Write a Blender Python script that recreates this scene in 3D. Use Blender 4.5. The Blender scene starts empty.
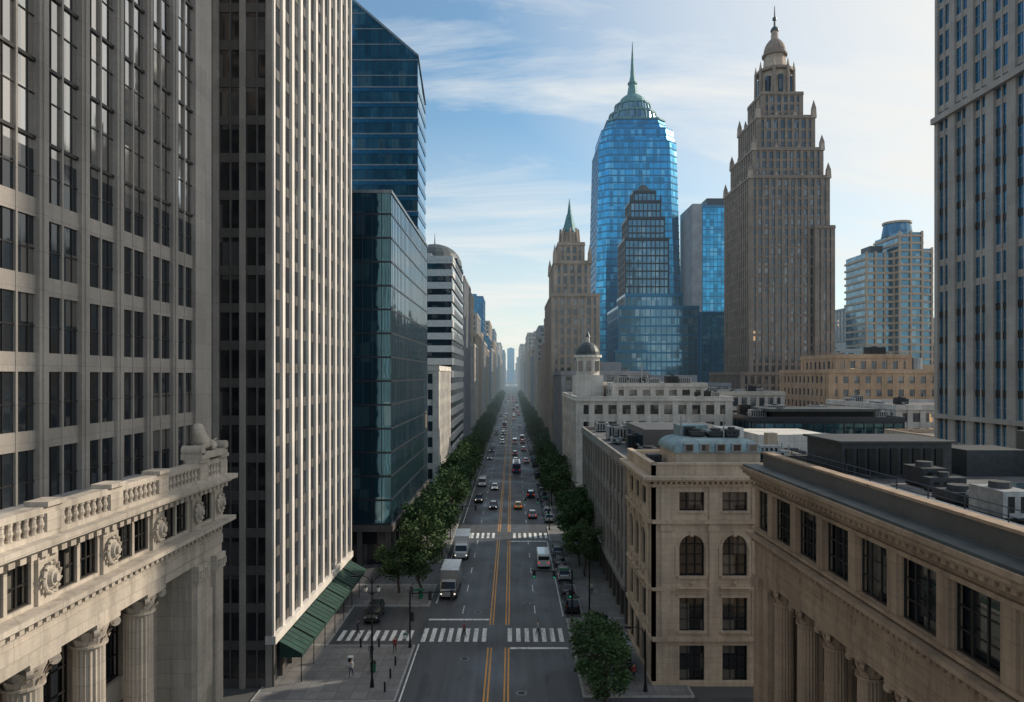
import bpy, math, random
from mathutils import Vector
R=random.Random(11)
SC=bpy.context.scene
COL=SC.collection
# ------------------------------------------------------------------ materials
def newmat(n):
    m=bpy.data.materials.new(n); m.use_nodes=True
    try: m.cycles.emission_sampling='NONE'
    except Exception: pass
    nt=m.node_tree; return m,nt,nt.nodes["Principled BSDF"]
def N(nt,t,**k):
    n=nt.nodes.new(t)
    for a,b in k.items(): setattr(n,a,b)
    return n
def setv(nt,sock,v):
    if isinstance(v,bpy.types.NodeSocket): nt.links.new(v,sock)
    elif v is not None:
        if isinstance(v,(tuple,list)) and len(v)==3 and len(sock.default_value)==4: v=(*v,1)
        sock.default_value=v
def M(nt,op,a,b=None,c=None,clamp=False):
    n=N(nt,'ShaderNodeMath',operation=op,use_clamp=clamp)
    setv(nt,n.inputs[0],a); setv(nt,n.inputs[1],b); setv(nt,n.inputs[2],c); return n.outputs[0]
def VM(nt,op,a,b=None):
    n=N(nt,'ShaderNodeVectorMath',operation=op); setv(nt,n.inputs[0],a)
    if b is not None: setv(nt,n.inputs[1],b)
    return n.outputs[0]
def MIX(nt,f,a,b,bt='MIX'):
    n=N(nt,'ShaderNodeMix',data_type='RGBA',blend_type=bt)
    setv(nt,n.inputs[0],f); setv(nt,n.inputs[6],a); setv(nt,n.inputs[7],b); return n.outputs[2]
def MR(nt,v,a,b,c,d):
    n=N(nt,'ShaderNodeMapRange'); setv(nt,n.inputs[0],v)
    for i,x in enumerate((a,b,c,d)): n.inputs[1+i].default_value=x
    return n.outputs[0]
def NOISE(nt,vec,scale,detail=4,rough=.55):
    n=N(nt,'ShaderNodeTexNoise'); setv(nt,n.inputs['Vector'],vec)
    n.inputs['Scale'].default_value=scale; n.inputs['Detail'].default_value=detail; n.inputs['Roughness'].default_value=rough
    return n.outputs[0]
def POS(nt): return N(nt,'ShaderNodeNewGeometry').outputs['Position']
def BUMP(nt,bs,h,st,dist=.05):
    b=N(nt,'ShaderNodeBump'); b.inputs['Strength'].default_value=st; b.inputs['Distance'].default_value=dist
    setv(nt,b.inputs['Height'],h); nt.links.new(b.outputs[0],bs.inputs['Normal'])
def stone(name,col,block=None,streak=.35,rough=.85,bump=.3):
    m,nt,bs=newmat(name); p=POS(nt)
    n1=NOISE(nt,p,.22,2); n2=NOISE(nt,p,5,4,.65)
    n3=NOISE(nt,VM(nt,'MULTIPLY',p,(1.,1.,.07)),1.6,3,.6)
    dark=tuple(c*.5 for c in col); lite=tuple(min(1,c*1.2) for c in col)
    c=MIX(nt,MR(nt,n1,.3,.7,0,1),tuple(x*.84 for x in col),lite)
    c=MIX(nt,MR(nt,n3,.46,.78,0,streak*1.7),c,dark)
    c=MIX(nt,MR(nt,n2,.35,.75,0,.32),c,dark)
    h=n2
    if block:
        s=N(nt,'ShaderNodeSeparateXYZ'); nt.links.new(p,s.inputs[0])
        cb=N(nt,'ShaderNodeCombineXYZ'); nt.links.new(M(nt,'ADD',s.outputs[0],s.outputs[1]),cb.inputs[0]); nt.links.new(s.outputs[2],cb.inputs[1])
        b=N(nt,'ShaderNodeTexBrick'); nt.links.new(cb.outputs[0],b.inputs['Vector'])
        b.inputs['Scale'].default_value=1; b.inputs['Mortar Size'].default_value=.014; b.inputs['Brick Width'].default_value=block[0]; b.inputs['Row Height'].default_value=block[1]
        b.inputs['Color1'].default_value=(1,1,1,1); b.inputs['Color2'].default_value=(.84,.84,.84,1); b.inputs['Mortar'].default_value=(.6,.6,.6,1)
        c=MIX(nt,.8,c,b.outputs[0],'MULTIPLY')
    nt.links.new(c,bs.inputs['Base Color']); bs.inputs['Roughness'].default_value=rough
    BUMP(nt,bs,h,bump,.04)
    return m
def glass(name,col,metal=0,rough=.06,cell=(1.5,3.6),tilt=.012,blind=(.25,.24,.22),pb=.12,lit=.0,ior=1.9,wob=.006,dk=.6):
    m,nt,bs=newmat(name); p=POS(nt)
    q=VM(nt,'FLOOR',VM(nt,'ADD',VM(nt,'DIVIDE',p,(cell[0],cell[0],cell[1])),(.371,.213,.117)))
    w=N(nt,'ShaderNodeTexWhiteNoise'); nt.links.new(q,w.inputs['Vector'])
    v=w.outputs['Value']
    c=MIX(nt,MR(nt,v,0,1,.0,dk),col,tuple(x*.35 for x in col))
    c=MIX(nt,M(nt,'GREATER_THAN',v,1-pb),c,tuple((a+b)*.5 for a,b in zip(blind,col)))
    nt.links.new(c,bs.inputs['Base Color'])
    bs.inputs['Metallic'].default_value=metal; bs.inputs['IOR'].default_value=ior
    nt.links.new(MR(nt,v,0,1,rough,rough*2.2),bs.inputs['Roughness'])
    g=N(nt,'ShaderNodeNewGeometry')
    t=VM(nt,'MULTIPLY',VM(nt,'SUBTRACT',w.outputs['Color'],(.5,.5,.5)),(tilt,tilt,tilt))
    nz=N(nt,'ShaderNodeTexNoise'); nt.links.new(p,nz.inputs['Vector']); nz.inputs['Scale'].default_value=.35; nz.inputs['Detail'].default_value=1
    t2=VM(nt,'MULTIPLY',VM(nt,'SUBTRACT',nz.outputs['Color'],(.5,.5,.5)),(wob*4,wob*4,wob*4))
    nn=VM(nt,'NORMALIZE',VM(nt,'ADD',VM(nt,'ADD',g.outputs['Normal'],t),t2))
    nt.links.new(nn,bs.inputs['Normal'])
    if lit>0:
        w2=N(nt,'ShaderNodeTexWhiteNoise'); nt.links.new(VM(nt,'ADD',q,(7.,3.,5.)),w2.inputs['Vector'])
        bs.inputs['Emission Color'].default_value=(1,.62,.3,1)
        nt.links.new(M(nt,'MULTIPLY',M(nt,'GREATER_THAN',w2.outputs['Value'],1-lit),.5),bs.inputs['Emission Strength'])
    return m
def plain(name,col,rough=.6,metal=0,var=.25,scale=3,emis=0,bump=0):
    m,nt,bs=newmat(name); p=POS(nt); n=NOISE(nt,p,scale,3)
    nt.links.new(MIX(nt,MR(nt,n,.3,.7,0,1),tuple(x*(1-var) for x in col),tuple(min(1,x*(1+var)) for x in col)),bs.inputs['Base Color'])
    bs.inputs['Roughness'].default_value=rough; bs.inputs['Metallic'].default_value=metal
    if emis:
        bs.inputs['Emission Color'].default_value=(*col,1); bs.inputs['Emission Strength'].default_value=emis
    if bump: BUMP(nt,bs,n,bump)
    return m
MT={}
MT['limeL']=stone('limestone_pale',(.50,.44,.37),(1.4,.7),.55)
MT['tan']=stone('sandstone_tan',(.40,.29,.20),(1.5,.7),.5)
MT['bank']=stone('limestone_cream',(.60,.48,.36),(1.2,.55),.4)
MT['conc']=stone('granite_grey_beige',(.36,.325,.29),(3,1.6),.25,.6,.15)
MT['concL']=stone('precast_white',(.74,.69,.63),None,.25,.7,.15)
MT['concD']=stone('granite_dark',(.12,.112,.105),(2,1.2),.2,.5,.1)
MT['hirise']=stone('granite_light_grey',(.40,.37,.34),(2,1.2),.2,.6,.1)
MT['grey']=stone('stone_grey',(.31,.29,.27),(1.3,.6),.4)
MT['white']=stone('white_terracotta',(.73,.69,.63),(1.6,.8),.3)
MT['deco']=stone('deco_limestone',(.48,.39,.31),(1.5,.8),.3)
MT['decoD']=stone('deco_brick_grey',(.30,.24,.195),(1.5,.8),.3)
MT['beige']=stone('beige_brick',(.60,.41,.27),(1,.4),.3)
MT['far1']=stone('far_stone_pale',(.50,.46,.41),None,.25)
MT['far2']=stone('far_stone_warm',(.54,.42,.31),None,.25)
MT['far3']=stone('far_stone_grey',(.32,.33,.35),None,.25)
MT['gA']=glass('reflective_window_glass',(.62,.60,.57),.85,.03,(1.45,3.26),.03,(.5,.45,.4),.08,.0,2.0,.012)
MT['gLow']=glass('dark_office_window_glass',(.02,.026,.033),0,.04,(1.45,3.26),.03,(.22,.2,.18),.14,.0,1.75,.012)
MT['gB']=glass('window_glass_black',(.015,.018,.024),0,.06,(1.6,3.6),.02,(.14,.14,.14),.12,.0,1.9)
MT['gTeal']=glass('curtain_glass_teal',(.09,.235,.33),.82,.04,(1.5,3.75),.02,(.22,.34,.4),.1,.004,2)
MT['gTower']=glass('curtain_glass_blue_teal',(.12,.40,.60),.85,.05,(1.6,3.6),.025,(.3,.5,.55),.1,0,2)
MT['gBlue']=glass('curtain_glass_blue',(.045,.40,.72),.88,.15,(2.1,4.),.03,(.2,.55,.75),.1,0,2,.006,.85)
MT['gBlue2']=glass('curtain_glass_deep_blue',(.05,.28,.50),.8,.07,(2.,4.),.03,(.2,.4,.5),.12,0,2)
MT['gSteel']=glass('curtain_glass_steel',(.09,.23,.34),.7,.07,(2.,3.8),.03,(.25,.35,.4),.15,0,2)
MT['gFar']=glass('window_glass_far',(.04,.065,.09),.3,.1,(1.5,3.6),.03,(.3,.3,.3),.2,.003,1.9)
MT['gOld']=glass('old_window_glass',(.022,.027,.033),0,.06,(1.1,1.6),.03,(.26,.24,.2),.2,.0,1.8)
MT['frame']=plain('bronze_window_frame',(.04,.038,.037),.45,.5)
MT['mull']=plain('aluminium_mullion',(.24,.28,.31),.4,.6)
MT['mullD']=plain('dark_mullion',(.05,.062,.078),.4,.6)
MT['slabL']=plain('pale_spandrel',(.6,.61,.6),.6)
MT['spB']=plain('blue_spandrel',(.03,.16,.30),.25,.6)
MT['roof']=plain('roof_bitumen',(.12,.12,.125),.9,0,.35,.8,0,.2)
MT['roofL']=plain('roof_gravel_pale',(.33,.32,.31),.95,0,.3,.6,0,.2)
MT['mech']=plain('rooftop_unit_dark',(.045,.05,.055),.6,.3)
MT['mechL']=plain('galvanised_steel',(.34,.36,.37),.5,.6)
MT['cop']=plain('green_copper',(.10,.24,.26),.6,.2,.35,.8)
MT['copL']=plain('weathered_pale_zinc',(.22,.31,.33),.5,.3,.3,1.2)
MT['copD']=plain('dark_slate_roof',(.06,.075,.08),.5,.1,.3,.8)
MT['awn']=plain('green_canvas',(.012,.048,.036),.8,0,.3,1)
MT['iron']=plain('black_iron',(.02,.022,.022),.5,.6)
MT['lampg']=plain('lamp_globe_glass',(.75,.72,.65),.3)
MT['redm']=plain('tail_light',(.8,.03,.015),.3,0,0,1,1.6)
MT['redo']=plain('tail_lens_off',(.25,.01,.01),.2,0,0,1)
MT['headl']=plain('head_light',(1,.9,.75),.2,0,0,1,1.6)
MT['heado']=plain('head_lens_off',(.6,.6,.62),.15,0,0,1)
MT['grn']=plain('green_lens',(.03,.5,.25),.3,0,0,1,.5)
MT['tyre']=plain('tyre_rubber',(.02,.02,.02),.9)
MT['hub']=plain('alloy_wheel',(.35,.36,.37),.35,.8)
MT['cglass']=plain('car_glass',(.015,.02,.025),.05)
MT['trim']=plain('black_plastic',(.025,.025,.027),.6)
MT['signy']=plain('yellow_sign',(.7,.5,.05),.5)
MT['signw']=plain('white_sign',(.75,.75,.75),.5)
MT['signg']=plain('green_sign',(.02,.16,.08),.5)
MT['bark']=plain('bark',(.09,.065,.045),.95,0,.4,9,0,.6)
m,nt,bs=newmat('car_paint'); oi=N(nt,'ShaderNodeObjectInfo')
nt.links.new(oi.outputs['Color'],bs.inputs['Base Color']); bs.inputs['Roughness'].default_value=.25; bs.inputs['Coat Weight'].default_value=.7; bs.inputs['Metallic'].default_value=.15
MT['paint']=m
m,nt,bs=newmat('leaf_foliage'); g=N(nt,'ShaderNodeNewGeometry')
oi=N(nt,'ShaderNodeObjectInfo')
n=NOISE(nt,g.outputs['Position'],.55,2)
c=MIX(nt,g.outputs['Random Per Island'],(.035,.08,.035),(.10,.165,.06))
c=MIX(nt,MR(nt,n,.35,.7,0,.7),c,(.03,.07,.038))
c=MIX(nt,M(nt,'MULTIPLY',oi.outputs['Random'],.45),c,(.085,.115,.045))
nt.links.new(c,bs.inputs['Base Color']); bs.inputs['Roughness'].default_value=.75; bs.inputs['Specular IOR Level'].default_value=.15
MT['leaf']=m
m,nt,bs=newmat('asphalt'); p=POS(nt)
st=NOISE(nt,VM(nt,'MULTIPLY',p,(1.,.03,1.)),1.1,4,.6); f=NOISE(nt,p,14,4,.7); bg=NOISE(nt,p,.12,4)
br=N(nt,'ShaderNodeTexBrick'); nt.links.new(p,br.inputs['Vector']); br.inputs['Scale'].default_value=1; br.inputs['Brick Width'].default_value=3.4; br.inputs['Row Height'].default_value=19; br.inputs['Mortar Size'].default_value=.03
br.inputs['Color1'].default_value=(1,1,1,1); br.inputs['Color2'].default_value=(.82,.82,.84,1); br.inputs['Mortar'].default_value=(.55,.55,.55,1)
c=MIX(nt,MR(nt,st,.3,.7,0,1),(.045,.052,.06),(.10,.103,.108))
c=MIX(nt,MR(nt,bg,.35,.7,0,.55),c,(.12,.12,.12))
c=MIX(nt,MR(nt,f,.4,.8,0,.35),c,(.035,.035,.04))
c=MIX(nt,1,c,br.outputs[0],'MULTIPLY')
vo=NOISE(nt,VM(nt,'MULTIPLY',p,(1.,.25,1.)),.5,2); c=MIX(nt,MR(nt,vo,.58,.66,0,.5),c,(.03,.03,.033))
nt.links.new(c,bs.inputs['Base Color']); nt.links.new(MR(nt,bg,.3,.7,.4,.75),bs.inputs['Roughness']); BUMP(nt,bs,f,.3,.02)
MT['asph']=m
def paintmark(name,col):
    m,nt,bs=newmat(name); p=POS(nt); a=NOISE(nt,p,3.,6,.75); b=NOISE(nt,VM(nt,'MULTIPLY',p,(1.,.1,1.)),1.5,3)
    f=M(nt,'ADD',M(nt,'MULTIPLY',a,.65),M(nt,'MULTIPLY',b,.35))
    nt.links.new(MIX(nt,MR(nt,f,.48,.62,0,.8),col,(.09,.09,.09)),bs.inputs['Base Color']); bs.inputs['Roughness'].default_value=.7; return m
MT['pw']=paintmark('white_road_paint',(.82,.82,.8)); MT['py']=paintmark('yellow_road_paint',(.78,.36,.06))
m,nt,bs=newmat('paving_slabs'); p=POS(nt)
br=N(nt,'ShaderNodeTexBrick'); nt.links.new(p,br.inputs['Vector']); br.offset=0; br.inputs['Scale'].default_value=1; br.inputs['Brick Width'].default_value=1.5; br.inputs['Row Height'].default_value=1.5; br.inputs['Mortar Size'].default_value=.025
br.inputs['Color1'].default_value=(.24,.235,.23,1); br.inputs['Color2'].default_value=(.18,.175,.175,1); br.inputs['Mortar'].default_value=(.09,.09,.09,1)
n=NOISE(nt,p,.5,5,.7); c=MIX(nt,MR(nt,n,.45,.75,0,.6),br.outputs[0],(.10,.098,.095))
nt.links.new(c,bs.inputs['Base Color']); bs.inputs['Roughness'].default_value=.85; BUMP(nt,bs,n,.2,.02)
MT['pave']=m
MT['kerb']=plain('granite_kerb',(.34,.34,.33),.8)
MT['ground']=plain('city_ground',(.09,.09,.088),.95,0,.3,.05)
# hazy air painted into materials as a pale glow, stronger farther down the avenue
def paint_haze(m):
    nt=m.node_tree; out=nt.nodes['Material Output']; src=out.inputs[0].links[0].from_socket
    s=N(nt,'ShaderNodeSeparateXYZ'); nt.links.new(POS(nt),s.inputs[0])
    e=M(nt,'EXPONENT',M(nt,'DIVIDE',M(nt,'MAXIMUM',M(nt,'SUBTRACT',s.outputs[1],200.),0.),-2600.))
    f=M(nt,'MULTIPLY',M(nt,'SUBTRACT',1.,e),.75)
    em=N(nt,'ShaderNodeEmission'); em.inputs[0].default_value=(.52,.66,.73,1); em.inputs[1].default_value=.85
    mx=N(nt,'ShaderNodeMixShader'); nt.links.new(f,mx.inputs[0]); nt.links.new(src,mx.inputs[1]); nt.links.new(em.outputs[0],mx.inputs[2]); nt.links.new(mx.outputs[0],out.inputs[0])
for k in 'grey white deco decoD beige far1 far2 far3 gTeal gTower gBlue gBlue2 gSteel gFar mull mullD slabL spB roof roofL cop copD leaf asph paint pave concD mechL mech ground cglass py'.split(): paint_haze(MT[k])

# ------------------------------------------------------------------ builder
def mkobj(name,verts,faces,mats,idx=None,parent=None,smooth=False):
    me=bpy.data.meshes.new(name); me.from_pydata(verts,[],faces)
    for x in mats: me.materials.append(x)
    if idx: me.polygons.foreach_set('material_index',idx)
    if smooth: me.polygons.foreach_set('use_smooth',[True]*len(faces))
    me.update()
    o=bpy.data.objects.new(name,me); COL.objects.link(o)
    if parent: o.parent=parent
    return o
class B:
    def __init__(s,name): s.name=name; s.p={}
    def g(s,part,mat): return s.p.setdefault((part,mat),([],[]))
    def box(s,part,mat,x0,x1,y0,y1,z0,z1):
        if x0>x1:x0,x1=x1,x0
        if y0>y1:y0,y1=y1,y0
        V,Fc=s.g(part,mat); n=len(V)
        V+=[(x0,y0,z0),(x1,y0,z0),(x1,y1,z0),(x0,y1,z0),(x0,y0,z1),(x1,y0,z1),(x1,y1,z1),(x0,y1,z1)]
        Fc+=[tuple(n+i for i in f) for f in ((0,3,2,1),(4,5,6,7),(0,1,5,4),(1,2,6,5),(2,3,7,6),(3,0,4,7))]
    def frus(s,part,mat,cx,cy,z0,z1,r0,r1,n=8,rot=None,flute=0):
        V,Fc=s.g(part,mat); b=len(V)
        if rot is None: rot=math.pi/n
        for z,r in ((z0,r0),(z1,r1)):
            for i in range(n):
                a=rot+2*math.pi*i/n; rr=r*(1-flute*(i%2))
                V.append((cx+rr*math.cos(a),cy+rr*math.sin(a),z))
        for i in range(n):
            j=(i+1)%n; Fc.append((b+i,b+j,b+n+j,b+n+i))
        Fc.append(tuple(b+i for i in reversed(range(n)))); Fc.append(tuple(b+n+i for i in range(n)))
    def poly(s,part,mat,vs,fs):
        V,Fc=s.g(part,mat); b=len(V); V+=list(vs); Fc+=[tuple(b+i for i in f) for f in fs]
    def dome(s,part,mat,cx,cy,z0,r,h,n=16,m=6):
        for k in range(m):
            a0=math.pi/2*k/m; a1=math.pi/2*(k+1)/m
            s.frus(part,mat,cx,cy,z0+h*math.sin(a0),z0+h*math.sin(a1),r*math.cos(a0),max(.02,r*math.cos(a1)),n)
    def bar(s,part,mat,p,q,r,n=6):
        p=Vector(p);q=Vector(q);d=(q-p).normalized(); a=d.orthogonal().normalized(); c=d.cross(a)
        vs=[tuple(o+a*r*math.cos(2*math.pi*i/n)+c*r*math.sin(2*math.pi*i/n)) for o in (p,q) for i in range(n)]
        s.poly(part,mat,vs,[(i,(i+1)%n,n+(i+1)%n,n+i) for i in range(n)]+[tuple(reversed(range(n))),tuple(range(n,2*n))])
    def done(s):
        allv=[v for V,_ in s.p.values() for v in V]
        cx=(min(v[0] for v in allv)+max(v[0] for v in allv))/2; cy=(min(v[1] for v in allv)+max(v[1] for v in allv))/2; cz=min(v[2] for v in allv)
        e=bpy.data.objects.new(s.name,None); e.location=(cx,cy,cz); COL.objects.link(e)
        for (part,mat),(V,Fc) in s.p.items():
            mkobj(part,[(x-cx,y-cy,z-cz) for x,y,z in V],Fc,[MT[mat]],None,e)
        return e
class F:
    def __init__(s,b,o,u,n): s.b=b;s.o=o;s.u=u;s.n=n
    def P(s,u,v,z): return (s.o[0]+s.u[0]*u+s.n[0]*v, s.o[1]+s.u[1]*u+s.n[1]*v, z)
    def box(s,part,mat,u0,u1,v0,v1,z0,z1):
        a=s.P(u0,v0,z0); c=s.P(u1,v1,z1); s.b.box(part,mat,a[0],c[0],a[1],c[1],z0,z1)
    def wall(s,part,mat,L,z0,z1,cols,rows,th=.45,v=0.,frame='frame',mid=True,arch=()):
        z=z0
        for ri,(a,c) in enumerate(rows):
            s.box(part,mat,0,L,v-th,v,z,a)
            u=0
            for (p,q) in cols:
                s.box(part,mat,u,p,v-th,v,a,c); u=q
                if ri in arch:
                    r=(q-p)/2; cx=(p+q)/2; zs=c-r-.02; K=10; pts=[(cx-r*math.cos(math.pi*k/K),zs+r*math.sin(math.pi*k/K)) for k in range(K+1)]
                    for k in range(K):
                        (ua,za),(ub,zb)=pts[k],pts[k+1]
                        vs=[s.P(ua,v,za),s.P(ub,v,zb),s.P(ub,v,c),s.P(ua,v,c),s.P(ua,v-th,za),s.P(ub,v-th,zb)]
                        s.b.poly(part,mat,vs,[(0,1,2,3),(0,4,5,1)])
                        o=lambda uu,zz,f:(cx+(uu-cx)*f,zs+(zz-zs)*f)
                        A=o(ua,za,1.02);Bp=o(ub,zb,1.02);Cc=o(ub,zb,1.2);D=o(ua,za,1.2)
                        vs=[s.P(A[0],v+.08,A[1]),s.P(Bp[0],v+.08,Bp[1]),s.P(Cc[0],v+.08,Cc[1]),s.P(D[0],v+.08,D[1]),s.P(A[0],v,A[1]),s.P(Bp[0],v,Bp[1]),s.P(Cc[0],v,Cc[1]),s.P(D[0],v,D[1])]
                        s.b.poly('arch_moulding',mat,vs,[(0,1,2,3),(0,4,5,1),(3,2,6,7)])
                    s.box('keystone',mat,cx-.18,cx+.18,v-.05,v+.16,c-.15,c+.4)
                if frame:
                    w=.07
                    s.box('window_frames',frame,p,p+w,v-th+.12,v-th+.2,a,c); s.box('window_frames',frame,q-w,q,v-th+.12,v-th+.2,a,c)
                    s.box('window_frames',frame,p+w,q-w,v-th+.12,v-th+.2,a,a+w)
                    if mid:
                        for t in ((.5,) if q-p<2.15 else (.333,.667)): s.box('window_frames',frame,p+(q-p)*t-.04,p+(q-p)*t+.04,v-th+.12,v-th+.19,a+w,c)
                        nz=max(1,int((c-a)/1.2))
                        for k in range(1,nz+1):
                            zz=a+(c-a)*k/(nz+1); s.box('window_frames',frame,p+w,q-w,v-th+.12,v-th+.17,zz-.03,zz+.03)
            s.box(part,mat,u,L,v-th,v,a,c)
            z=c
        s.box(part,mat,0,L,v-th,v,z,z1)
def tower(b,x0,x1,y0,y1,z0,z1,fh=3.6,bw=3,pw=.8,pd=.3,bh=1.,bd=.15,wall='far1',gl='gFar',band=None,mull=0,mm='mullD',cap=1.2,roof='roof'):
    band=band or wall
    b.box('windows',gl,x0,x1,y0,y1,z0,z1-.02)
    z=z0
    if bh>0:
        nf=max(1,round((z1-z0)/fh)); f=(z1-z0)/nf
        for k in range(nf+1):
            zz=z0+k*f; a=max(z0,zz-bh/2); c=min(z1,zz+bh/2)
            b.box('wall_bands',band,x0-bd,x1+bd,y0-bd,y1+bd,a,c)
    if pw>0:
        for (xa,ya) in ((x0,y0),(x1,y0),(x0,y1),(x1,y1)):
            sx=1 if xa==x0 else -1; sy=1 if ya==y0 else -1
            b.box('piers',wall,xa-sx*pd,xa+sx*pw,ya-sy*pd,ya+sy*pw,z0,z1)
        for (a,c,ax) in ((x0,x1,0),(y0,y1,1)):
            n=max(1,round((c-a)/bw)); w=(c-a)/n
            for i in range(n):
                if i>0:
                    u=a+i*w
                    if ax==0:
                        b.box('piers',wall,u-pw/2,u+pw/2,y0-pd,y0+.05,z0,z1); b.box('piers',wall,u-pw/2,u+pw/2,y1-.05,y1+pd,z0,z1)
                    else:
                        b.box('piers',wall,x0-pd,x0+.05,u-pw/2,u+pw/2,z0,z1); b.box('piers',wall,x1-.05,x1+pd,u-pw/2,u+pw/2,z0,z1)
                for j in range(mull):
                    u=a+i*w+w*(j+1)/(mull+1); md=bd*.6
                    if ax==0:
                        b.box('mullions',mm,u-.05,u+.05,y0-md,y0+.05,z0,z1-.05); b.box('mullions',mm,u-.05,u+.05,y1-.05,y1+md,z0,z1-.05)
                    else:
                        b.box('mullions',mm,x0-md,x0+.05,u-.05,u+.05,z0,z1-.05); b.box('mullions',mm,x1-.05,x1+md,u-.05,u+.05,z0,z1-.05)
    e=pd+.2
    if cap>0:
        b.box('cornice',wall,x0-e,x1+e,y0-e,y1+e,z1,z1+.35)
        b.box('roof',roof,x0-e+.6,x1+e-.6,y0-e+.6,y1+e-.6,z1+.36,z1+.42)
        t=.4; a=e-.1
        for q in ((x0-a,x1+a,y0-a,y0-a+t),(x0-a,x1+a,y1+a-t,y1+a),(x0-a,x0-a+t,y0-a+t,y1+a-t),(x1+a-t,x1+a,y0-a+t,y1+a-t)):
            b.box('parapet',wall,*q,z1+.35,z1+cap)
def clutter(b,x0,x1,y0,y1,z,n,dark=.4,big=1.):
    for _ in range(n):
        w=R.uniform(1,3.5)*big; d=R.uniform(1,3.5)*big; h=R.uniform(.7,2.2)*big
        if x1-x0<w+.5 or y1-y0<d+.5: continue
        x=R.uniform(x0,x1-w); y=R.uniform(y0,y1-d); m='mech' if R.random()<dark else 'mechL'
        z+=.004
        b.box('rooftop_units',m,x,x+w,y,y+d,z+.15,z+h)
        b.box('rooftop_unit_feet','iron',x+.1,x+w-.1,y+.1,y+d-.1,z-.02,z+.15)
        if R.random()<.6:
            b.frus('rooftop_fans','mech',x+w/2,y+d/2,z+h,z+h+.25,min(w,d)*.35,min(w,d)*.33,12)
        for k in range(int(w/.5)): b.box('unit_louvres','iron',x+.2+k*.5,x+.45+k*.5,y-.02,y,z+.35,z+h-.2)
        if R.random()<.4: b.bar('rooftop_ducts','mechL',(x+w/2,y,z+.5),(x+w/2,y-R.uniform(1,3),z+.5),.25,8)
        if R.random()<.3: b.bar('vent_pipes','mechL',(x-.3,y,z),(x-.3,y,z+2.2),.08,6)

# ------------------------------------------------------------------ ground / roads
def sheet(name,mat,x0,x1,y0,y1,z):
    return mkobj(name,[(x0,y0,z),(x1,y0,z),(x1,y1,z),(x0,y1,z)],[(0,1,2,3)],[MT[mat]])
sheet('ground','ground',-4000,4000,-300,9000,-.02)
b=B('road')
b.poly('main_avenue','asph',[(-22,-40,0),(9,-40,0),(9,2300,0),(-22,2300,0)],[(0,1,2,3)])
for (a,c) in ((46,65),(137,158),(398,412)): 
    b.poly('cross_street','asph',[(9,a,0),(200,a,0),(200,c,0),(9,c,0)],[(0,1,2,3)])
for (a,c) in ((46,64),(99,113),(398,412)):
    b.poly('cross_street','asph',[(-22,a,0),(-22,c,0),(-200,c,0),(-200,a,0)],[(0,1,2,3)])
b.done()
b=B('road_markings'); z=.004
def mk(mat,x0,x1,y0,y1): b.poly('markings',mat,[(x0,y0,z),(x1,y0,z),(x1,y1,z),(x0,y1,z)],[(0,1,2,3)])
for ya,yb in ((-20,77),(84,127),(134,395),(415,1500)):
    for xc in (-2.45,-.55):
        mk('py',xc-.26,xc-.1,ya,yb); mk('py',xc+.1,xc+.26,ya,yb)
for cy,x0,x1 in ((80.8,-10.3,6.2),(130.8,-9.6,6.4),(404,-9.6,6.4)):
    x=x0
    while x<x1-.3:
        if not(-2.9<x<-.7): mk('pw',x,x+.5,cy-2.1,cy+2.1)
        x+=.98
x=-19.8
while x<-11.3: mk('pw',x,x+.5,79.,82.2); x+=.98
for ya,yb in ((84,127),(134,395)):
    mk('pw',-10.,-9.86,ya+8,yb)
mk('pw',-10.45,-10.3,30,78)
mk('pw',-.2,6.2,76.6,77.1); mk('pw',-10.2,-2.8,85.6,86.1); mk('pw',-.2,6.2,126,126.6)
mk('pw',6.3,6.42,87,126)
y=88
while y<1200:
    if not (74<y<88 or 124<y<137 or 395<y<415):
        for xc in (-6.2,2.9): mk('pw',xc-.06,xc+.06,y,y+3)
    y+=9
b.done()
for x,y in ((2.,92),(-5.,74),(-7.5,104),(.9,66.),(4.,121),(-4.3,88.5)):
    b=B('manhole_cover'); b.frus('cover','iron',x,y,.001,.008,.38,.38,16); b.frus('rim','mechL',x,y,.0,.006,.46,.46,16); b.done()
b=B('pavement')
def pav(x0,x1,y0,y1):
    b.box('kerb','kerb',x0,x1,y0,y1,-.01,.13); b.poly('paving','pave',[(x0+.2,y0+.2,.134),(x1-.2,y0+.2,.134),(x1-.2,y1-.2,.134),(x0+.2,y1-.2,.134)],[(0,1,2,3)])
pav(-24,-10.7,64,77.5); pav(-24,-20.4,77.5,90.5); pav(-24,-10.7,90.5,100); pav(-24,-10.7,112,397); pav(-24,-10.7,413,2300)
pav(-24,-10.7,-30,47)
pav(6.6,17,65,86); pav(8.7,17,86,126); pav(6.8,17,126,138); pav(8.7,17,157,397); pav(8.7,17,413,2300); pav(6.6,17,-30,47)
b.done()

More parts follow.
